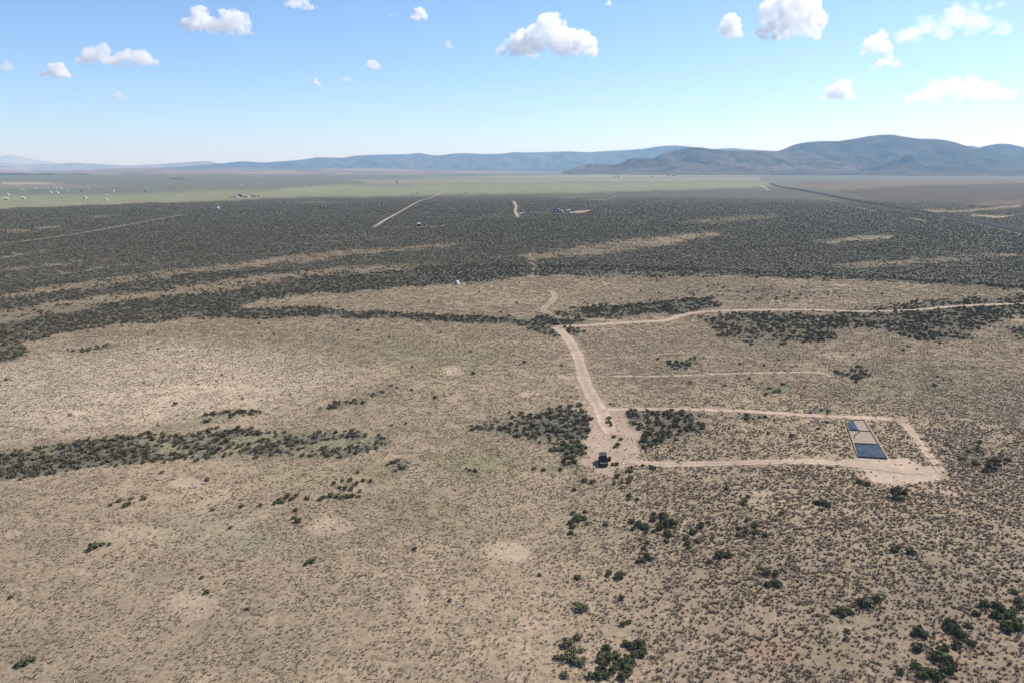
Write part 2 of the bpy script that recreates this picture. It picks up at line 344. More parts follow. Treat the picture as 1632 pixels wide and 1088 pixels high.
def road_pts(P, step):
    X, Y = g2([p[0] for p in P], [p[1] for p in P]); pts = np.stack([X, Y], 1)
    # Catmull-Rom
    out = []
    for i in range(len(pts) - 1):
        p0 = pts[max(i - 1, 0)]; p1 = pts[i]; p2 = pts[i + 1]; p3 = pts[min(i + 2, len(pts) - 1)]
        n = max(2, int(np.linalg.norm(p2 - p1) / step))
        for k in range(n):
            t = k / n
            out.append(.5 * ((2 * p1) + (-p0 + p2) * t + (2 * p0 - 5 * p1 + 4 * p2 - p3) * t * t + (-p0 + 3 * p1 - 3 * p2 + p3) * t ** 3))
    out.append(pts[-1]); return np.array(out)
ROADLINES = []
for nme, lab, P, wd in ROADS:
    D = g2(P[0][0], P[0][1])[1]
    ROADLINES.append((nme, lab, road_pts(P, 1.2 if D < 450 else 6), wd))
def off_road(x, y, far=0):
    """1 away from the near roads, 0 on them"""
    out = np.ones(len(x))
    for nme, lab, L, wd in ROADLINES:
        if (L[0][1] > 600) != bool(far): continue
        Ls = L[::3] if not far else L[::2]
        for p in Ls:
            d2 = (x - p[0]) ** 2 + (y - p[1]) ** 2
            out = np.minimum(out, ss((wd * .42) ** 2, (wd * (.75 if not far else 1.2) + .5) ** 2, d2))
    return out

# ------------------------------------------------------------------ ground: one sheet to the horizon
def ground_material(name, road=False):
    m, t, b, o = new_mat(name); tc = N(t, 'ShaderNodeTexCoord'); P = tc.outputs['Object']
    if road:
        base = mixc(t, mapr(t, noise(t, P, .35, 4), .3, .7), (.30, .225, .165), (.37, .285, .215))
        rt = N(t, 'ShaderNodeAttribute', attribute_name='rut').outputs['Fac']
        base = mixc(t, mathn(t, 'MULTIPLY', rt, mapr(t, noise(t, P, .25, 3), .3, .6, .35, 1)), base, (.45, .35, .27))
    else:
        a = N(t, 'ShaderNodeAttribute', attribute_name='soil'); base = a.outputs['Color']
    n1 = noise(t, P, .9, 5, .6); n2 = noise(t, P, .11, 4, .6); n3 = noise(t, P, .018, 3); n4 = noise(t, P, 3.1, 3, .6)
    x = mixc(t, 1.0, base, mixc(t, mapr(t, n2, .32, .68), (.86, .86, .86), (1.13, 1.12, 1.10)), 'MULTIPLY')
    x = mixc(t, 1.0, x, mixc(t, mapr(t, n3, .35, .65), (.86, .865, .86), (1.12, 1.10, 1.07)), 'MULTIPLY')
    x = mixc(t, 1.0, x, mixc(t, mapr(t, n1, .32, .68), (.80, .79, .77) if not road else (.92, .92, .92), (1.14, 1.14, 1.14)), 'MULTIPLY')
    if not road:
        s = N(t, 'ShaderNodeAttribute', attribute_name='sage').outputs['Fac']
        g = N(t, 'ShaderNodeAttribute', attribute_name='grass').outputs['Fac']
        # low growth between the clumps, its own colour
        litter = mathn(t, 'MULTIPLY', mapr(t, noise(t, P, 1.3, 3, .65), .52, .62), mathn(t, 'MULTIPLY', g, .75))
        x = mixc(t, litter, x, (.17, .13, .085))
        fl = mathn(t, 'ADD', mathn(t, 'MULTIPLY', noise(t, P, .16, 4, .7), .75), mathn(t, 'MULTIPLY', noise(t, P, .03, 2), .25))
        th = mapr(t, s, 0, 1, .70, .33); th2 = mathn(t, 'ADD', th, .07)
        fm = mathn(t, 'MULTIPLY', mapr(t, fl, th, th2), mapr(t, s, .05, .25, 0, .85))
        dk = mixc(t, mapr(t, noise(t, P, .4, 3), .35, .65), (.075, .078, .058), (.14, .135, .105))
        x = mixc(t, fm, x, dk)
    t.links.new(x, b.inputs['Base Color']); b.inputs['Roughness'].default_value = .95; b.inputs['Specular IOR Level'].default_value = .1
    bp = N(t, 'ShaderNodeBump'); bp.inputs['Strength'].default_value = .7 if not road else .45; bp.inputs['Distance'].default_value = .25
    hsum = mathn(t, 'ADD', n1, mathn(t, 'MULTIPLY', n4, .35)); t.links.new(hsum, bp.inputs['Height']); t.links.new(bp.outputs[0], b.inputs['Normal'])
    if road:
        e = N(t, 'ShaderNodeAttribute', attribute_name='edge').outputs['Fac']
        al = mapr(t, mathn(t, 'ADD', e, mathn(t, 'MULTIPLY', mathn(t, 'SUBTRACT', noise(t, P, .7, 5, .7), .5), 1.5)), .22, .46)
        t.links.new(al, b.inputs['Alpha'])
    return m
M_ground = ground_material('soil_and_dry_grass'); M_road = ground_material('bladed_dirt', True)

azf = np.arange(-48, 48.01, .1); azc = np.concatenate([np.arange(-180, -48, 4.0), azf, np.arange(52, 180, 4.0)]); azc = np.radians(azc)
rings = np.concatenate([[.5, 12, 25, 38, 48], np.geomspace(55, 1500, 420), np.geomspace(1530, 64000, 220)])
A, Rr = np.meshgrid(azc, rings); X = (Rr * np.sin(A)).ravel(); Y = (Rr * np.cos(A)).ravel()
nA, nR = len(azc), len(rings)
V = np.stack([X, Y, zh(X, Y)], 1)
i = np.arange(nR - 1)[:, None] * nA; j = np.arange(nA)[None, :]; j2 = (j + 1) % nA
F = np.stack([i + j, i + j2, i + nA + j2, i + nA + j], -1).reshape(-1, 4)[:, ::-1]
me = np_mesh('ground', V, F)
me.polygons.add(1); L0 = len(me.loops); me.loops.add(nA)
me.loops.foreach_set('vertex_index', np.concatenate([F.ravel(), np.arange(nA)[::-1]]).astype(np.int32))
me.polygons.foreach_set('loop_start', np.concatenate([np.arange(0, F.size, 4), [F.size]]).astype(np.int32))
me.polygons.foreach_set('loop_total', np.concatenate([np.full(len(F), 4), [nA]]).astype(np.int32)); me.update(calc_edges=True)
C, S, T = survey(X, Y)
at = me.attributes.new('soil', 'FLOAT_COLOR', 'POINT'); at.data.foreach_set('color', np.concatenate([C, np.ones((len(C), 1))], 1).astype(np.float32).ravel())
at = me.attributes.new('sage', 'FLOAT', 'POINT'); at.data.foreach_set('value', S.astype(np.float32))
at = me.attributes.new('grass', 'FLOAT', 'POINT'); at.data.foreach_set('value', np.clip(T, 0, 1).astype(np.float32))
me.materials.append(M_ground); me.polygons.foreach_set('use_smooth', np.ones(len(me.polygons), bool))
ground = bpy.data.objects.new('ground', me); col.objects.link(ground); tag(ground, kind='structure')

seen = {}
for nme, lab, L, wd in ROADLINES:
    tng = np.gradient(L, axis=0); tng /= np.linalg.norm(tng, axis=1)[:, None] + 1e-9; nrm = np.stack([-tng[:, 1], tng[:, 0]], 1)
    far = L[0][1] > 600; u = np.linspace(-1, 1, 9); hw = wd * .5 * (1.25 if not far else 1.1)
    twin = lab.startswith('twin')
    jit = 1 + .55 * (fbm(np.arange(len(L)) / 3., np.zeros(len(L)) + wd, 3) - .5)
    P = L[:, None, :] + nrm[:, None, :] * u[None, :, None] * hw * jit[:, None, None]
    x = P[..., 0].ravel(); y = P[..., 1].ravel()
    z = zh(x, y) + (.25 if far else .035) + .004 * len(seen)
    e = (1 - np.abs(u)) ** .8
    if twin: e = np.array([.0, .35, .6, .2, .05, .2, .6, .35, .0])
    e = np.tile(e, len(L)).reshape(len(L), 9); endf = np.minimum(np.arange(len(L)), np.arange(len(L))[::-1]) / 5.; e = e * np.clip(endf, 0, 1)[:, None]
    i = np.arange(len(L) - 1)[:, None] * 9; j = np.arange(8)[None, :]
    F = np.stack([i + j, i + j + 1, i + 10 + j, i + 9 + j], -1).reshape(-1, 4)[:, ::-1]
    me = np_mesh(nme, np.stack([x, y, z], 1), F); at = me.attributes.new('edge', 'FLOAT', 'POINT'); at.data.foreach_set('value', e.ravel().astype(np.float32)); at = me.attributes.new('rut', 'FLOAT', 'POINT'); at.data.foreach_set('value', np.tile(np.array([0, .15, 1, .5, .0, .5, 1, .15, 0], np.float32), len(L)))
    me.materials.append(M_road); o = bpy.data.objects.new(nme, me); col.objects.link(o); tag(o, lab, kind='structure'); seen[lab] = 1

# railway embankment: dark ballast berm with two rails
Lr = road_pts([(1228,293),(1240,297.5),(1262,301.5),(1300,308),(1350,318),(1440,333),(1530,350),(1632,371),(1850,420)], 15)
tng = np.gradient(Lr, axis=0); tng /= np.linalg.norm(tng, axis=1)[:, None]; nrm = np.stack([-tng[:, 1], tng[:, 0]], 1)
prof = [(-6.5, -.2), (-4.5, 1.4), (-2.4, 2.8), (2.4, 2.8), (4.5, 1.4), (6.5, -.2)]
mb = MB(); VV = []
for k in range(len(Lr)):
    for a, h in prof: VV.append((*(Lr[k] + nrm[k] * a), h + random.uniform(-.15, .15) * (h > 0)))
FF = [(k * 6 + q, k * 6 + q + 1, k * 6 + q + 7, k * 6 + q + 6) for k in range(len(Lr) - 1) for q in range(5)]
o = mb.add(VV, FF).build('railway_embankment', simple('dark_ballast', (.032, .034, .032), .95, var=.4, scale=.2)); tag(o, kind='structure')
m_rail = simple('worn_rail_steel', (.08, .07, .06), .8, 0)
for sgn in (-.75, .75):
    mb = MB()
    for k in range(len(Lr) - 1):
        p = Lr[k] + nrm[k] * sgn; q = Lr[k + 1] + nrm[k + 1] * sgn; mb.tube((*p, 3.0), (*q, 3.0), .09, .09, 4, False)
    mb.build('rail', m_rail, o)

# ------------------------------------------------------------------ hills and mountains
def hill_mat(name, a, b_, c, sc_=.004):
    m, t, b, o = new_mat(name); tc = N(t, 'ShaderNodeTexCoord'); P = tc.outputs['Object']
    x = mixc(t, mapr(t, noise(t, P, sc_ * .35, 5, .6), .35, .65), a, b_)
    x = mixc(t, mapr(t, noise(t, P, sc_ * 1.5, 6, .7), .5, .6), x, c)
    bp = N(t, 'ShaderNodeBump'); bp.inputs['Strength'].default_value = .8; bp.inputs['Distance'].default_value = 60
    t.links.new(noise(t, P, sc_ * .9, 6, .6), bp.inputs['Height']); t.links.new(bp.outputs[0], b.inputs['Normal'])
    t.links.new(x, b.inputs['Base Color']); b.inputs['Roughness'].default_value = 1; b.inputs['Specular IOR Level'].default_value = .05
    return m
M_hA = hill_mat('scrub_slopes', (.15, .115, .085), (.075, .065, .05), (.022, .026, .02))
M_hB = hill_mat('wooded_slopes', (.035, .042, .032), (.10, .085, .065), (.012, .016, .012), .002)
M_hC = hill_mat('pale_slopes', (.30, .22, .165), (.15, .12, .10), (.07, .065, .06), .0015)
def ridge(name, P, dist, front, back, mat, rough=.25, seed=0, nscale=1., power=1.5):
    """a range: its crest seen along the given skyline at the given distance, real depth in front and behind"""
    P = np.array(P, float); n = int((P[-1, 0] - P[0, 0]) / 2.2) + 2
    px = np.linspace(P[0, 0], P[-1, 0], n); py = np.interp(px, P[:, 0], P[:, 1])
    k = np.ones(5) / 5; py = np.convolve(np.pad(py, 2, 'edge'), k, 'valid')
    az = np.arctan((px - 816) / FPX / math.cos(PITCH)); tanel = np.tan(np.arctan((544 - py) / FPX) - PITCH) * 1.0
    tanel = ((544 - py) / FPX * math.cos(PITCH) - math.sin(PITCH)) / (math.cos(PITCH) + (544 - py) / FPX * math.sin(PITCH)) * np.cos(az) ** 0
    az = np.arctan2((px - 816) / FPX, math.cos(PITCH) + (544 - py) / FPX * math.sin(PITCH))
    s = np.concatenate([np.linspace(-1, 0, 70), np.linspace(0, 1, 24)[1:]])
    Sg, AZ = np.meshgrid(s, az, indexing='ij')
    dcrest = dist * (1 + .06 * (fbm(az * 14, az * 0, seed + 2) - .5))
    Dg = np.where(Sg < 0, dcrest[None, :] + Sg * front, dcrest[None, :] + Sg * back)
    Hc = np.maximum(dcrest * np.cos(az) ** 0 * tanel / 1.0 * np.cos(0) + CAM_H, 0)
    # straight-ahead distance used by tanel
    Hc = np.maximum(dcrest * np.cos(az) * tanel + CAM_H, 0)
    Xg = Dg * np.sin(AZ); Yg = Dg * np.cos(AZ)
    fq = nscale / 900.
    rid = 1 - np.abs(2 * fbm(Xg * fq + 40, Yg * fq * .6 + 11, seed, 5) - 1)
    rid2 = fbm(Xg * fq * 3.2, Yg * fq * 3.2, seed + 5, 4)
    t = np.abs(Sg); base = np.where(Sg < 0, (1 - t) ** power, (1 - t) ** 1.3)
    mod = 1 - rough * 2.2 * (rid * .75 + rid2 * .5 - .35) * np.clip(t * 5, 0, 1) * np.clip((1 - t) * 3, 0, 1)
    spur = 1 + rough * .9 * (vn(Xg * fq * 1.1 + 3, Yg * fq * .35, seed + 9) - .5) * np.clip(t * 5, 0, 1)
    Z = Hc[None, :] * base * np.clip(mod, .15, 1.25) * spur - 4 * t
    V = np.stack([Xg, Yg, Z], -1).reshape(-1, 3); ns, na = Sg.shape
    i = np.arange(ns - 1)[:, None] * na; j = np.arange(na - 1)[None, :]
    F = np.stack([i + j, i + j + 1, i + na + j + 1, i + na + j], -1).reshape(-1, 4)
    me = np_mesh(name, V, F); me.materials.append(mat); me.polygons.foreach_set('use_smooth', np.ones(len(F), bool))
    o = bpy.data.objects.new(name, me); col.objects.link(o); tag(o, kind='structure'); return o
ridge('mountain', [(1130,268),(1180,258),(1215,246),(1248,239),(1262,232),(1278,228),(1295,226),(1312,225),(1335,225.5),(1350,223),(1365,221),(1385,217),(1413,214.5),(1425,215),(1440,218),(1465,221.5),(1490,221.5),(1510,224),(1525,228),(1540,233),(1560,238),(1600,245),(1660,255),(1720,266)], 11500, 4300, 2500, M_hB, .52, 1, 1.5)
ridge('mountain', [(1500,262),(1530,246),(1550,238),(1570,233),(1592,229),(1610,230),(1632,235),(1680,240),(1750,250),(1850,266)], 13500, 3600, 2500, M_hB, .5, 4, 1.5)
ridge('mountain', [(1520,250),(1535,236),(1548,231.5),(1562,236),(1590,252)], 24000, 3000, 2500, M_hB, .2, 5)
ridge('foothills', [(985,268),(1010,262),(1040,253),(1055,246),(1075,240),(1095,236),(1115,235),(1135,238),(1165,241),(1200,241),(1240,241),(1280,248),(1330,256),(1380,268)], 9800, 2600, 2200, M_hA, .42, 8, 1.8)
ridge('foothills', [(895,275),(915,268),(930,263),(943,261.5),(955,262.5),(975,263),(992,260),(1003,254),(1012,251),(1022,252.5),(1040,254),(1070,256),(1110,262),(1160,270)], 9000, 1500, 1500, M_hA, .32, 12, 2)
ridge('low_hill', [(1060,275.5),(1072,272),(1086,269),(1096,268),(1108,269.5),(1120,271),(1130,274.5)], 8300, 500, 500, M_hB, .25, 15, 2)
ridge('far_range', [(220,270),(300,265),(350,261),(385,257.5),(420,259.5),(455,257),(480,255),(505,251),(530,251.5),(548,252),(565,248.5),(590,247),(625,246.5),(650,246),(668,244),(682,246.5),(700,248.5),(722,245),(745,244.5),(770,246),(800,245.5),(820,242.5),(838,243.5),(870,242.5),(905,241.5),(935,243),(970,241),(1000,239.5),(1030,237),(1050,233.5),(1075,232),(1100,234),(1130,238),(1165,236.5),(1200,239),(1260,243),(1330,258)], 19500, 4800, 3500, M_hB, .6, 21, 1.5)
ridge('far_range', [(-120,266),(0,259),(40,262),(85,262),(115,259.5),(150,261.5),(200,264),(245,262.5),(290,259.5),(318,257.5),(332,257),(348,260.5),(385,262),(430,262),(500,266)], 29000, 7000, 4000, M_hC, .6, 31, 1.1)
ridge('far_peak', [(-260,262),(-120,250),(-40,252),(0,249),(15,246.5),(32,249),(50,254),(75,258),(110,263),(160,267)], 52000, 9000, 6000, M_hC, .25, 35, .4)
ridge('low_hill', [(-260,274),(-100,272),(0,271),(60,274),(130,272),(200,268.5),(250,267.5),(300,270),(380,269),(450,270.5),(520,268.5),(620,269),(720,271),(800,273),(880,276)], 13500, 6300, 3000, M_hC, .35, 61, 1.6, 1.3)
ridge('low_hill', [(130,276),(180,271.5),(225,268),(250,267.5),(285,269.5),(315,272),(350,276)], 15500, 2200, 1500, M_hA, .2, 41)
ridge('low_hill', [(-100,276),(0,276),(40,277),(62,278),(72,276),(85,277.5),(110,278),(132,276.5),(150,279),(165,281)], 9000, 1200, 900, M_hB, .2, 43)
ridge('low_hill', [(262,287),(272,285.5),(281,283.2),(292,285),(312,287.2)], 4700, 130, 130, M_hA, .2, 47, 3)

# ------------------------------------------------------------------ plants
def leaves(n, blobs, size, flat=.5, seed=0, outward=.6):
    r = np.random.default_rng(seed); V = []; F = []
    for k in range(n):
        c, rad = blobs[r.integers(len(blobs))]; d = r.normal(size=3); d /= np.linalg.norm(d); d[2] = abs(d[2]) * .9 - .15
        p = np.array(c) + d * np.array(rad) * r.uniform(.55, 1.05)
        if p[2] < .02: p[2] = .02 + r.uniform(0, .05)
        a = r.normal(size=3); a /= np.linalg.norm(a); nn = d * outward + r.normal(size=3) * .5; nn /= np.linalg.norm(nn)
        a = np.cross(nn, a); a /= np.linalg.norm(a) + 1e-9; b = np.cross(nn, a); s = size * r.uniform(.6, 1.4)
        i = len(V); V += [p - a * s * .5, p + b * s * flat * .5, p + a * s * .5 + nn * s * .2, p - b * s * flat * .5]; F.append((i, i + 1, i + 2, i + 3))
    return V, F
def shrub_blobs(seed, w=.62, h=.75):
    r = random.Random(seed); B = [((0, 0, h * .5), (w * .7, w * .7, h * .5))]
    for k in range(r.randint(5, 8)):
        a = r.uniform(0, 6.28); q = r.uniform(.35, .8) * w
        B.append(((q * math.cos(a), q * math.sin(a), r.uniform(.25, .6) * h), (r.uniform(.28, .45) * w,) * 2 + (r.uniform(.3, .48) * h,)))
    return B
M_leafD = foliage('dark_sagebrush_leaves', (.06, .078, .045), (.10, .115, .068), (.20, .215, .15))
M_leafG = foliage('grey_sagebrush_leaves', (.11, .12, .08), (.16, .165, .115), (.28, .28, .21))
M_leafB = foliage('brown_brush_leaves', (.10, .075, .05), (.13, .10, .065), (.19, .15, .10))
M_farD = foliage('far_sagebrush_leaves', (.11, .10, .085), (.14, .125, .105), (.18, .16, .135)); M_farG = foliage('far_grey_leaves', (.13, .12, .10), (.165, .15, .125), (.21, .19, .16))
M_stem = simple('shrub_wood', (.12, .09, .065), .9)
FOL = []; STM = []
for k in range(6):
    V_, F_ = leaves(520, shrub_blobs(100 + k), .17, .6, k); me = bpy.data.meshes.new('foliage'); me.from_pydata([tuple(v) for v in V_], [], F_); FOL.append(me)
    mb = MB(); r = random.Random(k)
    for q in range(7):
        a = r.uniform(0, 6.28); l = r.uniform(.25, .5); p = Vector((.05 * math.cos(a), .05 * math.sin(a), -.05)); m1 = Vector((l * .5 * math.cos(a), l * .5 * math.sin(a), .22)); e = Vector((l * math.cos(a + .3), l * math.sin(a + .3), r.uniform(.4, .6)))
        mb.tube(p, m1, .035, .022, 5); mb.tube(m1, e, .022, .008, 5)
    o = mb.build('stem', M_stem); STM.append(o.data); bpy.data.objects.remove(o)
FMATS = {}
def fol_mesh(k, mat):
    key = (k, mat.name)
    if key not in FMATS:
        me = FOL[k].copy(); me.materials.clear(); me.materials.append(mat); FMATS[key] = me
    return FMATS[key]

# hand-read clusters: (description, group) -> zoom origin, scale, points (x, y, diameter factor)
def zz(ox, oy, s, pts): return [(ox + p[0] / s, oy + p[1] / s, p[2] if len(p) > 2 else 1.) for p in pts]
CL = [
 ('dark shrub', 'small shrub clump in open ground below the dirt pad', zz(860,780,6.046,[(320,235,.8),(435,220,.8),(365,290,1.6),(430,290,1.1),(300,325),(320,365),(300,425,.8),(460,340,.7)])),
 ('dark green shrub', 'oval clump lower centre-right', zz(860,780,6.046,[(880,320),(950,350,1.3),(1000,370,1.3),(1050,390,1.2),(1090,300),(1100,250,.9),(1190,270,1.3),(1180,340),(1270,350,1.8),(1150,385,1.2),(1230,410,.9),(1240,450,1.3),(900,395,.9),(1020,425,.8),(1090,415,.8),(1210,300,1.2)])),
 ('small dark shrub', 'loose trail of shrubs under the oval clump', zz(860,780,6.046,[(970,490,.7),(1040,515,.9),(1235,510,.9),(1000,575,.8),(1035,650,1),(1065,680,.9),(980,700,1.2)])),
 ('dark shrub', 'three shrubs alone on the plain left of the bottom thicket', zz(860,780,6.046,[(780,850,1.4),(670,825,1),(360,860,1)])),
 ('dark shrub', 'shrub clump right of the oval clump', zz(1060,760,5.438,[(300,440,1.2),(370,405,.8),(240,490,1.1),(180,540,1),(280,565,1),(190,590,1),(210,620,.8),(400,550,.7)])),
 ('green shrub', 'pair of shrubs above a pale bare spot right of centre', zz(1060,760,5.438,[(670,235,1.3),(730,185,.8)])),
 ('dark shrub', 'pair of lone shrubs right of the bare spot', zz(1060,760,5.438,[(1010,330,.9),(960,385,.6)])),
 ('dark green shrub', 'tight green clump beside pale soil below the framed bed', zz(1060,760,5.438,[(1350,240,1.4),(1400,260,1.2),(1350,295,.8),(1310,235,1)])),
 ('dark shrub', 'shrub ring above the bright green patch', zz(1060,760,5.438,[(710,395,.8),(770,440,1.1),(700,480,.9),(750,495),(800,495,1),(640,515,1),(700,520,.9),(650,460,.9),(870,515,.9),(770,540,.8)])),
 ('dark green shrub', 'shrub bar left of the bright green patch', zz(1060,760,5.438,[(470,705,1.5),(550,690,1.2),(380,745,.8)])),
 ('dark shrub', 'shrub group below the bright green patch', zz(1060,760,5.438,[(870,845,1.3),(960,855,.9),(810,800,.6),(930,920,1.3),(970,940,1.3),(900,945,1)])),
 ('grey-green shrub', 'round shrub group at bottom edge left of the largest thicket', zz(860,940,7.35,[(450,575,1),(335,660,1.4),(400,780,1.4),(330,830,1.5),(430,880,1.2),(500,880,1.1),(200,820,.8),(480,730,.7),(520,830,.7),(290,1030,1)])),
 ('pale grey-green shrub', 'pair of pale shrubs above the round group', zz(860,940,7.35,[(470,240,1.5),(545,240,.8)])),
 ('dark shrub', 'pair of shrubs above the bottom thicket', zz(860,940,7.35,[(980,430,.9),(1050,390,.8)])),
 ('dark green shrub', 'big bottom thicket right of centre', zz(860,940,7.35,[(1010,645,1),(1090,680,1.2),(1160,650,1.2),(1200,700,1.2),(1190,760,1.1),(1110,790,1),(790,700,1),(730,790,1.1),(720,840,1.1),(840,830,1.2),(920,800,1.1),(1030,830,1),(1040,890,1.2),(960,890,1.2),(760,910,1.1),(850,940,1.3),(1000,930,1.1),(700,1030,1.2),(760,1020,1.3),(980,1040,1.2),(1040,1020,1.2),(610,1040,1)])),
 ('dark green shrub', 'reddish-soil thicket in bottom right corner', zz(1400,900,5.789,[(530,850,1.2),(560,890,1.4),(630,890,1.3),(640,950,1.4),(660,980,1.2),(610,985,1.1),(350,955,1.2),(400,1030,1.2),(480,1010,1.3),(520,1040,1.3),(570,1040,1.1),(185,1000,1)])),
 ('dark green shrub', 'row of big round shrubs above the corner thicket', zz(1400,900,5.789,[(650,570,1.6),(680,610,1.5),(740,650,1.2),(790,670,1.3),(830,575,1),(630,785,1.1),(710,750,1.2),(730,770,1),(570,780,.8),(860,740,1)])),
 ('dark shrub', 'three shrubs left of the corner row', zz(1400,900,5.789,[(350,620,1.4),(400,650,1.2),(340,775,1.4)])),
 ('blue-green shrub', 'thicket at the lower right edge', zz(1400,900,5.789,[(980,385,1.2),(1090,390,1.2),(1130,420,1.3),(1070,475,1.2),(1110,500,1.1),(1200,480,1.3),(1240,440,1),(1150,570,1.5),(1180,610,1.3),(1250,590,1.4),(1290,350,1.2),(1310,400,1),(1300,600,1.3),(1270,540,1.1),(1240,260,1),(900,465,.9)])),
 ('black-green shrub', 'round black-green clump below the bulldozed apron', zz(1088,730,3,[(1000,160,1.1),(1030,150,1.2),(1060,170,1.3),(1020,200,1.2),(1050,200,1.2),(1025,175,1.4),(1075,155,.7),(985,195,.8)])),
 ('dark brown shrub', 'short dark bar of brush under the bulldozed apron', zz(1088,730,3,[(835,117,1),(855,124,1),(880,130,1.1)])),
 ('dark shrub', 'lone shrubs in grey-green grass right of centre', zz(1088,730,3,[(1085,455,1.3),(1010,450,1),(1040,435,.8)])),
 ('rounded dark green shrub', 'pair of big round shrubs near the bottom right', zz(1088,730,3,[(875,705,1.7),(820,710,.7),(760,745,1.5),(785,738,1.2),(725,742,.9)])),
 ('dark shrub', 'small shrub group in the pale plain at left', zz(0,730,3,[(690,195,1),(630,195,.7),(570,205,1),(600,228,1.1),(615,222,.9),(530,225,.7)])),
 ('dark shrub', 'lone shrub pair in the pale plain lower left', zz(0,730,3,[(450,430,1.5),(490,412,.8),(520,410,.6)])),
 ('dark green shrub', 'small shrub clump in the bottom left corner', zz(0,730,3,[(120,975,1.3),(90,985,.8),(150,965,.8)])),
 ('dark shrub', 'shrub line left of the white rock country below the green belt', zz(0,730,3,[(1155,235,.8),(1250,230,.7),(1330,210,1),(1380,190,1.1),(1420,185,1),(1350,215,1),(1400,200,1),(1310,222,.8),(1470,200,.7),(1540,195,.8)])),
 ('dark shrub', 'shrubs beside the dimpled bare spot left of centre', zz(0,730,3,[(1410,255,.8),(1430,305,1.1),(1405,290,.8),(1490,500,1.2),(1460,515,.7)])),
 ('small dark shrub', 'brush on the dirt pad behind the car', zz(900,640,6.8,[(480,190,1.1),(480,235,1.2),(500,265,.9),(530,390,1),(600,420,.9),(580,490,1.2),(550,500,.8)])),
 ('dark shrub', 'brush right of and below the parked car', zz(900,640,6.8,[(870,390,1.1),(960,740,1.2),(710,730,1),(700,765,1.2),(560,690,1),(520,690,.8),(570,820,1.2),(720,840,1.1),(700,880,1),(545,895,.9),(615,945,.7),(700,1030,1),(790,1070,.8),(690,1065,.8),(930,720,.9),(850,700,.7)])),
 ('small dark shrub', 'brush below and left of the parked car', zz(900,640,6.8,[(210,865,1),(290,880,1),(330,870,.7),(120,660,1),(30,680,.9)])),
 ('dark green shrub', 'shrub bank under the left end of the star-shaped clearing grass', zz(400,600,4.946,[(640,945,1.1),(680,945,1.1),(720,960,1.1),(760,950,1),(800,945,1),(850,950,.8),(700,880,.8),(750,885,1),(790,890,.9),(860,910,.7),(830,850,1),(890,820,1),(940,830,.8),(780,820,1),(720,825,.7),(840,755,.8),(650,850,.9),(570,960,.9),(540,975,.8),(440,965,.8)])),
]
CL = [(a, b.replace('left of the white rock country below', 'in pale ground below').replace('under the left end of the star-shaped clearing grass', 'below the right end of the green belt'), c) for a, b, c in CL]
# thickets: shrubs scattered where the photograph shows dense brush
def scatter(n, d0, d1, azm=43):
    r2 = rng.uniform(d0 ** 2, d1 ** 2, n); a = np.radians(rng.uniform(-azm, azm, n)); r = np.sqrt(r2); return r * np.sin(a), r * np.cos(a)
def area(d0, d1, azm=43): return math.radians(azm) * (d1 ** 2 - d0 ** 2)
sx, sy = scatter(int(area(95, 480) * 1.1), 95, 480)
C_, S_, T_ = survey(sx, sy); keep = rng.random(len(sx)) < np.interp(np.hypot(sx, sy), [240, 470], [1, .42]) * np.clip((S_ - .06) * .72, 0, 1) * off_road(sx, sy)
keep |= rng.random(len(sx)) < .002 * off_road(sx, sy) * (T_ > .5)
sx, sy = sx[keep], sy[keep]
THK = [('grey-green sagebrush', 'dense thicket left of the parked car', [(765,640),(940,640),(940,735),(765,735)]),
       ('dark sagebrush', 'dense thicket right of the dirt pad', [(990,645),(1140,645),(1140,730),(990,730)]),
       ('low sagebrush', 'long green belt crossing the left side', [(-300,680),(640,680),(640,770),(-300,830)]),
       ('small sagebrush', 'low brush along the right side of the lot', [(1140,560),(1700,560),(1700,1100),(1140,1100)]),
       ('small sagebrush', 'scattered brush on the plain below the belt', [(-300,770),(1140,770),(1140,1200),(-300,1200)]),
       ('small sagebrush', 'scattered brush above the belt and around the road', [(-300,560),(1140,560),(1140,680),(-300,680)])]
cand = []
for a, b, pts in CL:
    for px, py, s in pts:
        x, y = g2(px, py); cand.append([float(x), float(y), 1.05 * s, a, b])
hand = np.array([[c[0], c[1]] for c in cand])
SX, SY, SSZ = [], [], []
for x, y in zip(sx, sy):
    px, py = proj(x, y); s = random.choice([.5, .6, .7, .85, 1.1]) * 1.05
    if 1335 < px < 1430 and 660 < py < 735: continue
    if 935 < px < 985 and 715 < py < 755: continue
    hit = None
    for a, b, P in THK:
        if P[0][0] <= px <= P[1][0] and P[0][1] <= py <= P[2][1]: hit = (a, b); break
    if hit and -10 < px < 1642: cand.append([x, y, s, *hit])
    else: SX.append(x); SY.append(y); SSZ.append(s)
nh = len(hand)
cand_h, cand_r = cand[:nh], cand[nh:]
cand_h.sort(key=lambda c: -(c[2] / math.hypot(c[0], c[1], CAM_H))); cand_r.sort(key=lambda c: -(c[2] / math.hypot(c[0], c[1], CAM_H)))
use = cand_h[:290]; use += cand_r[:max(0, 300 - len(use))]
for c in cand_h[290:] + cand_r[max(0, 300 - len(cand_h[:290])):]: SX.append(c[0]); SY.append(c[1]); SSZ.append(c[2])
byc = {}
for c in use: byc.setdefault(c[4], []).append(c)
def shrub(x, y, s, mat, k, label, group, parts):
    z = float(zh(np.array([x]), np.array([y]))[0]) - .03; rz = random.uniform(0, 6.28); hs = s * random.uniform(.85, 1.15)
    root = empty('sagebrush', (x, y, z), rz); root.scale = (s, s, hs)
    tag(root, label, 'shrub', group)
    for me, nm in ((fol_mesh(k, mat), 'foliage'), (STM[k], 'stem')):
        o = bpy.data.objects.new(nm, me); col.objects.link(o); o.parent = root
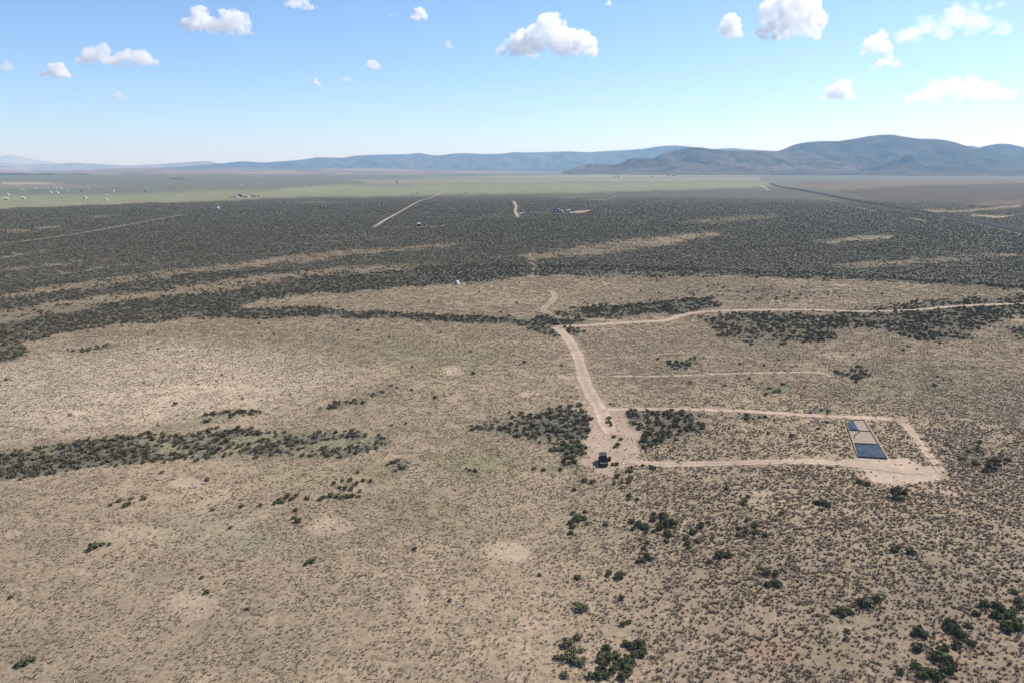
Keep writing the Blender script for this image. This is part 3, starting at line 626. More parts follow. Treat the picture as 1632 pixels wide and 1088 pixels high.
for b, L in byc.items():
    a = L[0][3]; labs = [f'{a} in the {b}'] * len(L)
    px = [float(proj(c[0], c[1])[0]) for c in L]; py = [float(proj(c[0], c[1])[1]) for c in L]; sz = [c[2] for c in L]; n = len(L)
    art = 'among' if 'shrubs' in b or 'brush' in b.split()[0] else 'of'
    if n == 1: labs = [f'lone {a}: {b}']
    elif n == 2:
        l = px.index(min(px)); labs[l] = f'left-hand {a}, {b}'; labs[1 - l] = f'right-hand {a}, {b}'
    elif len(b):
        taken = set()
        for word, arr, fn in (('leftmost', px, min), ('rightmost', px, max), ('nearest', py, max), ('farthest', py, min), ('widest', sz, max)):
            idx = [i for i in range(n) if i not in taken]
            if not idx: break
            i = arr.index(fn(arr))
            if i in taken: continue
            taken.add(i); labs[i] = f'{word} {a}, {b}'
        rest = [i for i in range(n) if i not in taken]
        if len(rest) == 1: labs[rest[0]] = f'middle {a}, {b}'
        elif len(rest) == 2:
            rest.sort(key=lambda i: px[i]); labs[rest[0]] = f'inner left {a}, {b}'; labs[rest[1]] = f'inner right {a}, {b}'
        else:
            mx, my, ms = np.median([px[i] for i in rest]), np.median([py[i] for i in rest]), np.median([sz[i] for i in rest])
            for i in rest:
                q = ('near' if py[i] > my else 'far') + ' ' + ('right' if px[i] > mx else 'left'); z_ = 'broad' if sz[i] > ms else 'small'
                l1 = f'{z_} {a}, {q} part of {b}'.replace('small small', 'small'); l2 = f'{a}, {q} of {b}'; labs[i] = l1 if len(l1.split()) <= 16 else l2
    for c, lb in zip(L, labs):
        if len(lb.split()) > 16: print('LONG', lb)
        mat = M_leafG if ('grey' in a or 'low' in a or random.random() < .15) else (M_leafB if 'brown' in a else M_leafD)
        shrub(c[0], c[1], c[2], mat, random.randrange(6), lb, f'shrubs: {b}', True)

# farther shrubs: two masses nobody could count, made of instanced plants kept in the same mesh
def plant_mass(name, label, protos, X, Y, SZ, mats, kn=None):
    """protos: list of (V, F, material index). Points carry size, turn and kind; geometry nodes put a plant on every point."""
    VV, FF, MI, ID = [], [], [], []
    for pi, (v, f, mi) in enumerate(protos):
        n = len(VV); VV += [tuple(q) for q in v]; FF += [tuple(i + n for i in g) for g in f]; MI += [mi] * len(f) if isinstance(mi, int) else list(mi); ID += [pi + 1] * len(v)
    n0 = len(VV); n = len(X); Z = zh(X, Y) - .03
    me = bpy.data.meshes.new(name); me.from_pydata(VV + [(float(a), float(b), float(c)) for a, b, c in zip(X, Y, Z)], [], FF)
    for m in mats: me.materials.append(m)
    me.polygons.foreach_set('material_index', MI)
    kinds = np.zeros(n0 + n, np.int32); kinds[:n0] = ID; kinds[n0:] = -((rng.integers(0, len(protos), n) if kn is None else kn) + 1)
    for nm, ty, arr in (('kind_id', 'INT', kinds), ('size', 'FLOAT', np.concatenate([np.ones(n0), SZ]).astype(np.float32)), ('turn', 'FLOAT', rng.uniform(0, 6.28, n0 + n).astype(np.float32))):
        at = me.attributes.new(nm, ty, 'POINT'); at.data.foreach_set('value', arr)
    o = bpy.data.objects.new(name, me); col.objects.link(o); tag(o, label, kind='stuff')
    ng = bpy.data.node_groups.new(name, 'GeometryNodeTree')
    ng.interface.new_socket('Geometry', in_out='INPUT', socket_type='NodeSocketGeometry'); ng.interface.new_socket('Geometry', in_out='OUTPUT', socket_type='NodeSocketGeometry')
    gi = ng.nodes.new('NodeGroupInput'); go = ng.nodes.new('NodeGroupOutput'); jn = ng.nodes.new('GeometryNodeJoinGeometry')
    def na(nm, ty):
        q = ng.nodes.new('GeometryNodeInputNamedAttribute'); q.data_type = ty; q.inputs[0].default_value = nm; return [s for s in q.outputs if s.enabled and s.name == 'Attribute'][0]
    kid = na('kind_id', 'INT'); sz = na('size', 'FLOAT'); tr = na('turn', 'FLOAT')
    cmb = ng.nodes.new('ShaderNodeCombineXYZ'); ng.links.new(tr, cmb.inputs[2])
    for pi in range(len(protos)):
        def sep(val):
            c = ng.nodes.new('FunctionNodeCompare'); c.data_type = 'INT'; c.operation = 'EQUAL'
            ng.links.new(kid, [s for s in c.inputs if s.enabled][0]); [s for s in c.inputs if s.enabled][1].default_value = val
            s = ng.nodes.new('GeometryNodeSeparateGeometry'); s.domain = 'POINT'; ng.links.new(gi.outputs[0], s.inputs[0]); ng.links.new(c.outputs[0], s.inputs[1]); return s.outputs[0]
        ip = ng.nodes.new('GeometryNodeInstanceOnPoints'); ng.links.new(sep(-(pi + 1)), ip.inputs['Points']); ng.links.new(sep(pi + 1), ip.inputs['Instance'])
        ng.links.new(cmb.outputs[0], ip.inputs['Rotation']); ng.links.new(sz, ip.inputs['Scale']); ng.links.new(ip.outputs[0], jn.inputs[0])
    ng.links.new(jn.outputs[0], go.inputs[0])
    md = o.modifiers.new('plants', 'NODES'); md.node_group = ng
    return o
protos = []
for k in range(8):
    v, f = leaves(120, shrub_blobs(300 + k), .33, .7, 50 + k); protos.append((v, f, [0, 0, 1, 0, 1, 0, 2, 1][k]))
SX = np.array(SX); SY = np.array(SY); SSZ = np.array(SSZ)
fx, fy = scatter(int(area(470, 1700) * .52), 470, 1700)
C_, S_, T_ = survey(fx, fy); D_ = np.hypot(fx, fy)
k_ = rng.random(len(fx)) < np.clip(S_ - .08, 0, 1) * np.interp(D_, [470, 700, 1000, 1700], [1, .75, .4, .03]) * off_road(fx, fy, 1); fx, fy = fx[k_], fy[k_]
fs = rng.uniform(.4, .95, len(fx)) * np.interp(np.hypot(fx, fy), [470, 1250], [.85, 1.05])
plant_mass('sagebrush_cover', 'distant sagebrush covering the dark flats and belts', protos, np.concatenate([SX, fx]), np.concatenate([SY, fy]), np.concatenate([SSZ, fs]), [M_farD, M_farG, M_leafB])

# bunchgrass
M_straw = foliage('straw_blades', (.27, .205, .145), (.33, .26, .19), (.43, .355, .265), .1)
M_rust = foliage('brown_blades', (.085, .058, .040), (.13, .09, .064), (.20, .145, .105), .1)
M_oliv = foliage('olive_blades', (.095, .085, .058), (.135, .118, .08), (.22, .185, .13), .1)
def tuft(seed, n=16, w=.34, h=.34):
    r = random.Random(seed); V = []; F = []
    for k in range(n):
        a = r.uniform(0, 6.28); b = r.uniform(.02, .5) * w; l = r.uniform(.6, 1.1) * w; hh = r.uniform(.5, 1.1) * h; wd = r.uniform(.05, .09)
        c, s = math.cos(a), math.sin(a); i = len(V)
        p0 = (b * c - wd * s, b * s + wd * c, -.02); p1 = (b * c + wd * s, b * s - wd * c, -.02)
        m0 = ((b + l) * .6 * c - wd * .9 * s, (b + l) * .6 * s + wd * .9 * c, hh * .75); m1 = ((b + l) * .6 * c + wd * .9 * s, (b + l) * .6 * s - wd * .9 * c, hh * .75)
        t = ((b + l) * c, (b + l) * s, hh)
        V += [p0, p1, m1, m0, t]; F += [(i, i + 1, i + 2, i + 3), (i + 3, i + 2, i + 4)]
    return V, F
gx, gy = scatter(int(area(66, 640, 42) * 5.6), 66, 640, 42); k_ = rng.random(len(gx)) < np.interp(np.hypot(gx, gy), [300, 640], [1, .45]); gx, gy = gx[k_], gy[k_]
C_, S_, T_ = survey(gx, gy); patch = fbm(gx / 1.9, gy / 1.9, 71, 3); patch2 = fbm(gx / 22, gy / 22, 77, 3)
px_, py_ = proj(gx, gy)
coarse = ss(850, 1150, px_) * ss(560, 760, py_)
dens = (1 - .05 * coarse) * np.clip(T_, 0, 1.2) * np.clip(.78 + (patch - .5) * (3.0 - 1.0 * coarse) + (patch2 - .5) * .9, .08, 1) * off_road(gx, gy)
inbed = polymask(px_, py_, [(1343,668),(1380,667),(1420,733),(1364,731)], 2) > .3; dens[inbed] *= .0
k_ = rng.random(len(gx)) < dens; gx, gy, coarse = gx[k_], gy[k_], coarse[k_]
D_ = np.hypot(gx, gy); gs = rng.uniform(.45, 1.1, len(gx)) ** 1.1 * (.54 + .27 * coarse) * np.interp(D_, [66, 430, 640], [.95, 1.15, 1.5])
U_ = rng.random(len(gx)); dk_ = U_ < .38 + .26 * coarse; kn = np.where(dk_, rng.choice([1, 2, 5, 4], len(gx)), rng.choice([0, 3, 6], len(gx)))
tp = [(*tuft(s), [0, 1, 1, 0, 2, 1, 0][s]) for s in range(7)]
plant_mass('bunchgrass', 'dry bunchgrass tufts covering the tan plain', tp, gx, gy, gs, [M_straw, M_rust, M_oliv], kn=kn)
print('tufts', len(gx), 'far shrubs', len(SX) + len(fx), 'near', len(use))

# ------------------------------------------------------------------ the parked car
M_paint = simple('black_car_paint', (.006, .0062, .0065), .25, .0, .1, spec=.6); M_trim = simple('black_plastic', (.02, .02, .02), .6)
M_tyre = simple('tyre_rubber', (.018, .018, .018), .85); M_rim = simple('grey_rim', (.30, .30, .31), .35, .8)
M_glass = simple('dark_window_glass', (.02, .025, .03), .05, 0, .05, spec=.9); M_lamp = simple('lamp_glass', (.75, .75, .72), .12); M_chrome = simple('bright_metal', (.75, .75, .76), .15, 1.)
def car(px, py, rz):
    x, y = g2(px, py); x = float(x); y = float(y); z = float(zh(np.array([x]), np.array([y]))[0]) + .03
    r = empty('parked_car', (x, y, z), rz); tag(r, 'black boxy off-road car with one front door open, on the dirt pad', 'car')
    # local: front at -Y, x right
    mb = MB(); W = .82
    mb.prism([(-1.95, .62), (-1.98, .95), (-1.9, 1.08), (-.62, 1.17), (-.55, 1.17), (1.95, 1.17), (2.0, 1.1), (2.0, .6), (1.75, .5), (-1.8, .5)], -W, W)
    body = mb.build('body', M_paint, r, bevel=.04)
    MB().prism([(-.66, 1.16), (-.30, 1.80), (1.90, 1.83), (1.97, 1.16)], -W + .06, W - .06).build('cabin', M_paint, r, bevel=.05)
    MB().box(-W + .03, W - .03, -.33, 1.93, 1.80, 1.88).build('roof', M_trim, r, bevel=.03)
    MB().add([(-.66, -.655, 1.20), (.66, -.655, 1.20), (.62, -.345, 1.755), (-.62, -.345, 1.755)], [(0, 1, 2, 3)]).build('windshield', M_glass, r)
    MB().add([(-.6, 1.985, 1.25), (.6, 1.985, 1.25), (.58, 1.935, 1.72), (-.58, 1.935, 1.72)], [(3, 2, 1, 0)]).build('rear_window', M_glass, r)
    for s in (-1, 1):
        for (a, b) in ((-.35, .55), (.65, 1.15), (1.25, 1.85)):
            q = s * (W - .045)
            MB().add([(q, a, 1.24), (q, b, 1.24), (q, b, 1.72), (q, a + (.16 if a < 0 else 0), 1.72)], [(0, 1, 2, 3)]).build('side_window', M_glass, r)
        for fy_ in (-1.3, 1.25):
            mb = MB(); prof = [(fy_ + .55 * math.cos(t), .42 + .52 * math.sin(t)) for t in [math.pi * k / 8 for k in range(9)]]
            prof2 = [(fy_ + .47 * math.cos(t), .42 + .44 * math.sin(t)) for t in [math.pi * k / 8 for k in range(8, -1, -1)]]
            mb.prism(prof + prof2, s * W if s < 0 else W - .02, s * W + .02 if s < 0 else W + .2) if s > 0 else mb.prism(prof + prof2, -W - .2, -W + .02)
            mb.build('fender', M_trim, r)
            wh = empty('wheel', (s * (W + .02), fy_, .42)); wh.parent = r
            mb = MB(); mb.tube((-.13, 0, 0), (.13, 0, 0), .42, .42, 24); mb.build('tyre', M_tyre, wh, bevel=.03)
            mb = MB(); mb.tube((-.02 * s, 0, 0), (.15 * s, 0, 0), .24, .22, 16)
            mb.build('rim', M_rim, wh)
        MB().tube((s * .6, -1.93, .9), (s * .6, -2.0, .9), .12, .12, 16).build('headlight', M_lamp, r)
        MB().box(s * .68 - .08, s * .68 + .08, 2.0, 2.03, .85, 1.05).build('tail_light', simple('red_lens', (.35, .02, .02), .2), r)
        MB().box(s * (W + .12) - .1, s * (W + .12) + .1, -.5, -.38, 1.2, 1.4).build('mirror', M_trim, r, bevel=.02)
    g = MB()
    for k in range(7): g.box(-.38 + k * .12, -.33 + k * .12, -2.0, -1.96, .72, 1.02)
    g.build('grille', M_chrome, r)
    MB().box(-.85, .85, -2.2, -2.0, .45, .62).build('front_bumper', M_trim, r, bevel=.03)
    MB().box(-.85, .85, 2.02, 2.18, .48, .64).build('rear_bumper', M_trim, r, bevel=.03)
    t = MB(); t.tube((0, 2.03, 1.0), (0, 2.28, 1.0), .38, .38, 20); t.build('spare_tyre', M_tyre, r, bevel=.03)
    # open door on the picture's right
    d = empty('door', (W + .02, -.38, .55), R(-62)); d.parent = r; d['label'] = 'open front door'
    MB().box(-.03, .03, 0, .95, 0, .62).build('door_panel', M_paint, d, bevel=.02)
    MB().add([(0, .12, .62), (0, .93, .62), (0, .9, 1.18), (0, .28, 1.18)], [(0, 1, 2, 3)]).build('door_glass', M_glass, d)
    MB().box(.03, .06, .75, .88, .5, .54).build('handle', M_chrome, d)
    return r
car(961, 739, R(-5))

# ------------------------------------------------------------------ framed ground bed with two blue tarps
def quad_pt(Q, u, v):
    a, b, c, d = [np.array(q) for q in Q]; return (a * (1 - u) + b * u) * (1 - v) + (d * (1 - u) + c * u) * v
M_board = simple('weathered_board', (.22, .17, .13), .9, var=.25, scale=8); M_floor = simple('pale_screened_gravel', (.30, .235, .18), .95, var=.2, scale=.8, spec=.1)
M_dark = simple('dark_board_and_shade', (.022, .026, .032), .9, spec=.1)
corner = [g2(*p) for p in ((1367, 728), (1414, 730.5), (1377, 669), (1347, 669.5))]
corner = [(float(a), float(b)) for a, b in corner]
c0 = np.mean(corner, 0); z0 = float(zh(np.array([c0[0]]), np.array([c0[1]]))[0])
bed = empty('framed_bed', (c0[0], c0[1], z0)); tag(bed, 'long narrow board-framed ground bed with pale floor', 'ground bed')
rel = [np.array(c) - c0 for c in corner]
def slab(Q, z, th, name, mat, parent, nu=1, nv=1, amp=0, seed=0):
    V = []; F = []
    for j in range(nv + 1):
        for i in range(nu + 1):
            p = quad_pt(Q, i / nu, j / nv); V.append((p[0], p[1], z + amp * (float(fbm(np.array([i * .45]), np.array([j * .45]), seed, 3)[0]) - .3)))
    n = nu + 1; base = len(V)
    for j in range(nv):
        for i in range(nu): F.append((j * n + i, j * n + i + 1, (j + 1) * n + i + 1, (j + 1) * n + i))
    o = mesh_obj(name, V, F, mat, parent); md = o.modifiers.new('thick', 'SOLIDIFY'); md.thickness = th; md.offset = -1
    if amp: o.data.polygons.foreach_set('use_smooth', [True] * len(o.data.polygons))
    return o
slab(rel, .10, .25, 'floor', M_floor, bed, 1, 1)
def board(p, q, w, h, name, mat, parent, z=-.1):
    p = np.array(p); q = np.array(q); d = q - p; L = np.linalg.norm(d); d /= L; n = np.array([-d[1], d[0]]) * w / 2
    V = []
    for zz_ in (z, h): V += [(*(p - n), zz_), (*(q - n), zz_), (*(q + n), zz_), (*(p + n), zz_)]
    return mesh_obj(name, V, [(3, 2, 1, 0), (4, 5, 6, 7), (0, 1, 5, 4), (1, 2, 6, 5), (2, 3, 7, 6), (3, 0, 4, 7)], mat, parent)
for a, b, m_ in ((0, 1, M_dark), (1, 2, M_board), (2, 3, M_board), (3, 0, M_board)): board(rel[a], rel[b], .14 if a != 0 else .2, .30, 'edge_board', m_, bed)
def uv(u, v): return quad_pt(rel, u, v)
def at_px(px, py): a, b = g2(px, py); return np.array([float(a), float(b)]) - c0
board(at_px(1361.5, 706), at_px(1400.5, 708), .55, .24, 'cross_board', M_dark, bed)
board(at_px(1350.5, 685), at_px(1388.5, 687), .28, .24, 'cross_board', M_dark, bed)
M_tarp = simple('blue_tarp', (.036, .058, .092), .8, var=.5, scale=.6, spec=.15)
def tarp(P, name, label, z, amp, seed, nu=26, nv=22):
    Q = [at_px(*p) for p in P]; c = np.mean(Q, 0); o = slab([q - c for q in Q], z, .02, name, M_tarp, None, nu, nv, amp, seed)
    o.location = (c0[0] + c[0], c0[1] + c[1], z0); return tag(o, label, 'tarp')
tarp([(1367.5, 726.5), (1412, 729), (1400.5, 709), (1362.5, 707.3)], 'blue_tarp', 'large blue tarp spread over the near end of the framed bed', .13, .14, 3)
tarp([(1351, 683.5), (1369, 685), (1359.5, 670), (1350, 672)], 'blue_tarp', 'small crumpled blue tarp at the far left end of the framed bed', .14, .22, 5)
mb = MB()
pp = [at_px(*p) for p in ((1370, 687.5), (1366, 690), (1362.5, 693), (1361, 698))]
for p, q in zip(pp[:-1], pp[1:]): mb.tube((*p, .16), (*q, .16), .1, .1, 8)
hose = mb.build('hose', M_dark); hose.location = (c0[0], c0[1], z0); tag(hose, 'dark hose lying curved across the pale bed floor', 'hose')

# pale rock near the car
v, f = [], []
import bmesh
bm = bmesh.new(); bmesh.ops.create_icosphere(bm, subdivisions=3, radius=.32)
for q in bm.verts:
    q.co = q.co * (1 + .25 * (random.Random(int(q.co.x * 9) * 7 + int(q.co.y * 9)).random() - .5)); q.co.z *= .6
me = bpy.data.meshes.new('pale_rock'); bm.to_mesh(me); bm.free(); me.materials.append(simple('white_stone', (.75, .72, .66), .7, scale=6))
o = bpy.data.objects.new('pale_rock', me); col.objects.link(o); x, y = g2(993, 740); o.location = (float(x), float(y), .2); tag(o, 'small white rock in the brush right of the parked car', 'rock')

# dome tent, posts
M_white = simple('white_fabric', (.55, .55, .57), .7, var=.05); M_wall = simple('white_siding', (.5, .49, .47), .7, var=.08, scale=.5)
x, y = g2(729, 454); x, y = float(x), float(y)
tent = empty('dome_tent', (x, y, 0), R(-60)); tag(tent, 'white arched shelter with dark opening at the edge of the sagebrush', 'tent')
mb = MB(); nseg = 12; VV = []; 
for k in range(nseg + 1):
    a = math.pi * k / nseg
    for yy, s in ((-1.0, 1.0), (-.3, 1.04), (.6, .95), (1.3, .45)): VV.append((1.35 * s * math.cos(a), yy, 2.5 * s * math.sin(a)))
FF = [(k * 4 + q, k * 4 + q + 1, k * 4 + q + 5, k * 4 + q + 4) for k in range(nseg) for q in range(3)]
o = mb.add(VV, FF).build('canopy', M_white, tent, smooth=True); o.modifiers.new('t', 'SOLIDIFY').thickness = .03
MB().add([(1.2 * math.cos(math.pi * k / 12), -.2, 2.2 * math.sin(math.pi * k / 12)) for k in range(13)], [tuple(range(13))]).build('opening', M_dark, tent)  # dark sheet inside the mouth, standing in for the shade within
mb = MB()
for k in range(12):
    a, b = math.pi * k / 12, math.pi * (k + 1) / 12; mb.tube((1.38 * math.cos(a), -1.02, 2.54 * math.sin(a)), (1.38 * math.cos(b), -1.02, 2.54 * math.sin(b)), .05, .05, 6)
mb.build('pole', M_white, tent)
for px, py, h, lb in ((747.5, 456.5, 2.3, 'pale post with dark base beside the white shelter'), (806, 446, 2.2, 'pale post at the sagebrush edge near the vertical track')):
    x, y = g2(px, py); p = empty('marker_post', (float(x), float(y), 0)); tag(p, lb, 'post')
    MB().tube((0, 0, -.2), (0, 0, h), .09, .08, 8).build('shaft', simple('bleached_wood', (.55, .52, .44), .8), p)
    MB().tube((0, 0, -.1), (0, 0, .25), .3, .2, 8).build('footing', M_dark, p)

# ------------------------------------------------------------------ far buildings
M_roofW = simple('white_metal_roof', (.48, .48, .48), .4, var=.05); M_roofG = simple('grey_roof', (.35, .36, .38), .6); M_door = simple('dark_door', (.06, .06, .07), .5)
M_navy = simple('navy_siding', (.03, .045, .08), .6); M_brownw = simple('brown_siding', (.14, .11, .09), .8)
def house(px, py, wpx, d=8., h=3., rz=0., wall=None, roof=None, name='house', label='', cat='house', group=None):
    x, y = g2(px, py); x, y = float(x), float(y); w = wpx * y / FPX * .6
    r = empty(name, (x, y, 0), rz - math.atan2(x, y) * .5); tag(r, label, cat, group)
    MB().box(-w / 2, w / 2, -d / 2, d / 2, -.2, h).build('wall', wall or M_wall, r)
    rr = MB().prism([(-d / 2 - .4, h - .1), (0, h + d * .22), (d / 2 + .4, h - .1), (d / 2 + .4, h + .1), (0, h + d * .22 + .22), (-d / 2 - .4, h + .1)], -w / 2 - .4, w / 2 + .4).build('roof', roof or M_roofW, r)
    f = MB().box(-.5, .5, -d / 2 - .06, -d / 2 + .02, 0, 2.1).build('door', M_door, r)
    for q in (-.3, .3): MB().box(q * w - .5, q * w + .5, -d / 2 - .05, -d / 2 + .02, 1., 2.).build('window', M_glass, r)
    return r
# homestead in the sagebrush
x, y = g2(893, 338.5)
house(885.5, 338.3, 10, 7, 4.2, 0, M_navy, M_navy, 'barn', 'dark blue-black barn at the left of the sagebrush homestead', 'barn')
house(885.7, 339.2, 2.8, 3, 2.4, 0, None, None, 'shed', 'small white shed in front of the blue-black barn', 'shed')
house(890.2, 338.8, 2.3, 3, 4.6, 0, None, None, 'tank', 'tall narrow white shed against the blue-black barn', 'shed')
house(895.5, 339, 4.6, 3.5, 2.8, R(-20), None, None, 'camper', 'white camper just right of the tall white shed', 'camper')
house(906, 338.6, 9.5, 4, 2.8, 0, None, None, 'mobile_home', 'long white mobile home at the right of the homestead', 'mobile home')
house(668, 361, 8, 5, 2.8, 0, M_brownw, M_roofG, 'shed', 'dark brown shed beside the pale driveway streak', 'shed')
for px, py, wp, lb in ((10,319,9,'long white-roofed house lowest at the far left edge'),(13,311.5,6,'white house second from the bottom at the far left edge'),(38,305,4,'small white house right of the far left edge pair'),
    (57,302.5,6.5,'widest bright white house in the far left settlement'),(38,317.5,6,'low tilted pale trailer at the far left'),(76.5,301.5,3.5,'white house at the left of the row of three'),(89.5,301.5,3.3,'white house in the middle of the row of three'),
    (97,301,3.3,'white house at the right of the row of three'),(81.5,308,2.8,'small white house left of the lower pair'),(92,308,3.4,'white house right of the lower pair'),(108,306.5,5,'faint grey house right of the lower pair'),
    (136,316.3,5.6,'bright white house alone on the green field'),(170,319.8,3.4,'small pale shed on the green field edge'),(181,306,3.4,'white house with shadow right of the settlement'),(140,300,2.4,'faint far white house above the green field')):
    house(px, py, wp, 8, 2.8, random.uniform(-.3, .3), None, M_roofG if 'grey' in lb else M_roofW, 'house', lb, 'house', 'houses of the far left settlement')
for px, py, wp, lb in ((348.5,334.6,4,'white trailer alone in the dark sagebrush at left'),(402,296.5,3,'tiny white house left of the long one above the far trees'),(416,294.2,3.5,'left half of the white pair above the far trees'),(421.5,294.2,3.2,'right half of the white pair above the far trees'),
    (385,296,4,'faint pale house leftmost above the far trees'),(628,293.2,3.2,'white house with dark tree on the green valley'),(661,309.2,3.2,'pale yellowish house left of its bright twin'),(666,308.8,2.6,'bright white house on the valley field edge'),
    (742,308,3,'small pale shed on the field edge left of centre'),(995,284.2,6,'far white-roofed farmhouse below the foothills'),(978,316.5,2.4,'tiny white shed at the far edge of the sagebrush'),(379,315.8,3,'pale house under the far tree row'),(395,315.6,3,'pale shed between the far trees')):
    house(px, py, wp, 8, 2.8, random.uniform(-.3, .3), None, None, 'house', lb, 'house')

# far trees
M_tleaf = foliage('tree_leaves', (.03, .045, .025), (.045, .06, .035), (.07, .085, .05)); M_bark = simple('bark', (.10, .08, .06), .9)
def tree(px, py, h, lb, seed, grp):
    x, y = g2(px, py); r = random.Random(seed); root = empty('tree', (float(x), float(y), 0), r.uniform(0, 6)); tag(root, lb, 'tree', grp)
    B = [((0, 0, .62 * h), (.3 * h, .3 * h, .3 * h))]
    for k in range(6):
        a = r.uniform(0, 6.28); B.append(((.28 * h * math.cos(a), .28 * h * math.sin(a), r.uniform(.35, .75) * h), (.2 * h, .2 * h, .17 * h)))
    V_, F_ = leaves(420, B, h * .09, .7, seed); mesh_obj('crown', V_, F_, M_tleaf, root)
    mb = MB(); mb.tube((0, 0, -.3), (0, 0, .45 * h), .04 * h, .025 * h, 8)
    for k in range(4):
        a = r.uniform(0, 6.28); mb.tube((0, 0, .3 * h), (.22 * h * math.cos(a), .22 * h * math.sin(a), .62 * h), .02 * h, .008 * h, 6)
    mb.build('trunk', M_bark, root)
TR = [(367,316.5,5,'low shrub-like tree at the left end of the far tree row'),(374,316.3,6,'second tree from the left of the far tree row'),(381.5,316,10,'tallest dark tree of the far tree row'),(385,315.9,7,'tree just right of the tallest in the far row'),
      (389.5,316,5.5,'small tree in the middle of the far row'),(393,315.9,5,'small tree left of the pale shed in the far row'),(403.5,315.7,8,'broad tree right of the pale shed in the far row'),(407,315.6,5.5,'small tree touching the broad one in the far row'),(412,315.5,5,'last tree at the right end of the far row')]
for k, (px, py, h, lb) in enumerate(TR): tree(px, py, h, lb, k, 'trees of the far tree row')
TR = [(632.5,293.4,14,'dark tree beside the white house on the green valley'),(980,283.8,14,'left tree of the pair before the far farmhouse'),(986,283.8,14,'right tree of the pair before the far farmhouse'),(1038,283.6,14,'lone tree right of the far farmhouse'),
      (1064,282.8,16,'left one of two dark trees below the small hill'),(1073,282.2,18,'right one of two dark trees below the small hill'),(495,297.3,7,'lone dark tree on the left green field'),(232,307.3,7,'lone dark tree above the left green field'),(130,307,6,'faint tree beside the far left settlement')]
for k, (px, py, h, lb) in enumerate(TR): tree(px, py, h, lb, 40 + k, None)

# ------------------------------------------------------------------ clouds (real volumes above the haze)
def cloud_mat(name, dens, lo=.40, hi=.56, sc_=.006, stretch=(1, 1, 1)):
    """droplets, torn at the edges by noise"""
    m, t, b, o = new_mat(name); t.nodes.remove(b); v = N(t, 'ShaderNodeVolumePrincipled'); v.inputs['Color'].default_value = (1, 1, 1, 1)
    tc = N(t, 'ShaderNodeTexCoord'); mp = N(t, 'ShaderNodeMapping'); mp.inputs['Scale'].default_value = stretch; t.links.new(tc.outputs['Object'], mp.inputs['Vector']); f = noise(t, mp.outputs[0], sc_, 7, .68, .4)
    t.links.new(mapr(t, f, lo, hi, 0, dens), v.inputs['Density'])
    v.inputs['Anisotropy'].default_value = .55; t.links.new(v.outputs[0], o.inputs['Volume']); return m
M_c1 = cloud_mat('cumulus', .021, .42, .60, .0075); M_c2 = cloud_mat('thin_cloud', .012, .36, .60, .007); M_c3 = cloud_mat('cirrus', .0036, .32, .70, .0016, (.38, 1, 2.6)); M_c4 = cloud_mat('small_cumulus', .022, .33, .52, .008)
ALT = 2600.
def cloud(px, py, wpx, hpx,  label, seed, dense=1, n=None, lobes=None, flat=.35):
    y_ = (544 - py) / FPX; dy = math.cos(PITCH) + y_ * math.sin(PITCH); dz = -math.sin(PITCH) + y_ * math.cos(PITCH)
    tt = (ALT - CAM_H) / dz; cx = (px - 816) / FPX * tt; cy = dy * tt; s = tt / FPX; W, H = wpx * s * (1.06 if wpx > 80 else 1.4), hpx * s * 1.12
    r = random.Random(seed); bm = bmesh.new(); n = int((n or 9) * 1.7) or max(9, int(wpx * .35))
    lobes = lobes or [(0., .5, 1.)]
    for k in range(n):
        lx, lw, lh = r.choice(lobes)
        u = r.gauss(0, .23) ; u = max(-.5, min(.5, u)) if dense < 3 else r.uniform(-.5, .5); X0 = (lx + u * lw) * W; env = (1 - (2 * u) ** 2) * lh
        rad = H * r.uniform(.09, .24) * (.5 + .5 * env); Z0 = -H * .5 + rad * .8 + max(0, H * env - 2 * rad) * r.random()
        m = Matrix.Translation((X0, r.uniform(-.3, .3) * W * .5, Z0)) @ Matrix.Diagonal((r.uniform(1.1, 1.9), 1.4, 1, 1))
        bmesh.ops.create_icosphere(bm, subdivisions=2, radius=rad, matrix=m)
    if dense > 1:
        pass
    me = bpy.data.meshes.new('cloud'); bm.to_mesh(me); bm.free(); me.materials.append([None, M_c1 if wpx > 80 else M_c4, M_c2, M_c3][dense])
    o = bpy.data.objects.new('cloud', me); col.objects.link(o); o.location = (cx, cy, ALT); o.rotation_euler = (0, 0, -math.atan2(cx, cy))
    rm = o.modifiers.new('r', 'REMESH'); rm.mode = 'VOXEL'; rm.voxel_size = max(H / 38, W / 180)
    tx = bpy.data.textures.new('puffs', 'CLOUDS'); tx.noise_scale = H * .22; tx.noise_depth = 3
    dp = o.modifiers.new('d', 'DISPLACE'); dp.texture = tx; dp.strength = H * .30; dp.mid_level = .5; dp.texture_coords = 'LOCAL'
    tx2 = bpy.data.textures.new('wisps', 'CLOUDS'); tx2.noise_scale = H * .07; tx2.noise_depth = 3
    dp = o.modifiers.new('e', 'DISPLACE'); dp.texture = tx2; dp.strength = H * .10; dp.mid_level = .5; dp.texture_coords = 'LOCAL'
    tag(o, label, 'cloud'); return o
cloud(343, 27, 92, 42, 'bright double-topped cumulus cloud at upper left', 1, 1, 34, [(-.25, .55, 1.), (.24, .6, .95), (0, .9, .5)])
cloud(185, 82, 112, 36, 'wide flat-bottomed cloud below the double-topped one', 2, 1, 30, [(-.22, .5, .9), (.2, .6, .7)])
cloud(92, 110, 68, 22, 'small flat cloud at far left above the plain', 3, 1, 18)
cloud(8, 104, 26, 18, 'faint small cloud cut by the left edge', 4, 2, 9)
cloud(190, 152, 42, 14, 'lowest small cloud at left', 5, 2, 10)
cloud(475, 2, 105, 20, 'cloud cut by the top edge left of centre', 6, 1, 22)
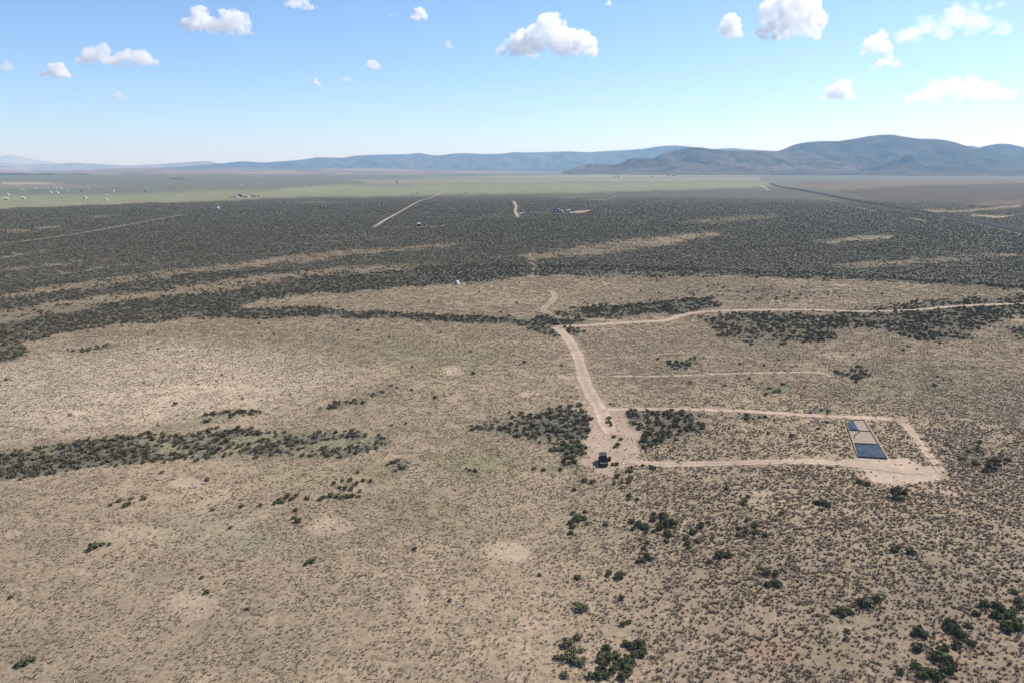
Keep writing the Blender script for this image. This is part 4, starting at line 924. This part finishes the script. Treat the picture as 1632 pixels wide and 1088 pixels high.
cloud(668, 21, 42, 20, 'small bright cloud near the top centre-left', 7, 1, 14)
cloud(623, 24, 18, 8, 'tiny cloud left of the small bright one', 8, 2, 6)
cloud(593, 102, 46, 15, 'small cloud in the middle sky, rightmost of three', 9, 1, 12)
cloud(553, 126, 28, 10, 'tiny cloud in the middle sky, middle of three', 10, 2, 8)
cloud(504, 129, 14, 14, 'tiny round cloud in the middle sky, leftmost of three', 11, 1, 6)
cloud(714, 70, 18, 12, 'faint tiny cloud left of the large central cumulus', 12, 2, 6)
cloud(880, 52, 140, 62, 'large cumulus with ragged edges top centre', 13, 1, 46, [(-.05, .55, 1.), (.25, .5, .65), (-.3, .5, .6)])
cloud(970, 4, 18, 9, 'tiny cloud at the top edge right of the central cumulus', 14, 1, 6)
cloud(1260, 18, 115, 70, 'largest bright cumulus cut by the top edge at right', 15, 1, 46, [(0, .8, 1.), (.1, .6, 1.)])
cloud(1166, 39, 40, 34, 'round cloud attached left of the largest cumulus', 16, 1, 14)
cloud(1335, 139, 60, 34, 'pale grey-shaded cloud low at right', 17, 2, 12)
cloud(1400, 66, 90, 34, 'soft white cloud at right below the cirrus', 18, 2, 16)
cloud(1415, 98, 60, 20, 'small soft cloud under the soft white one at right', 19, 2, 10)
cloud(1520, 34, 290, 40, 'long upper cirrus streak at right', 20, 3, 44)
cloud(1530, 138, 290, 40, 'long lower cirrus streak at right', 21, 3, 44)
cloud(1555, 4, 170, 22, 'cirrus streak at the top right edge', 22, 3, 16)

# ------------------------------------------------------------------ haze
m, t, b, o_ = new_mat('valley_haze'); t.nodes.remove(b); v = N(t, 'ShaderNodeVolumePrincipled')
v.inputs['Color'].default_value = (.37, .65, 1, 1); v.inputs['Absorption Color'].default_value = (1, 1, 1, 1); v.inputs['Density'].default_value = 4.7e-5; v.inputs['Anisotropy'].default_value = .15
t.links.new(v.outputs[0], o_.inputs['Volume'])
hz = MB().box(-66000, 66000, -66000, 66000, -8, 1250).build('haze', m); tag(hz, kind='stuff')
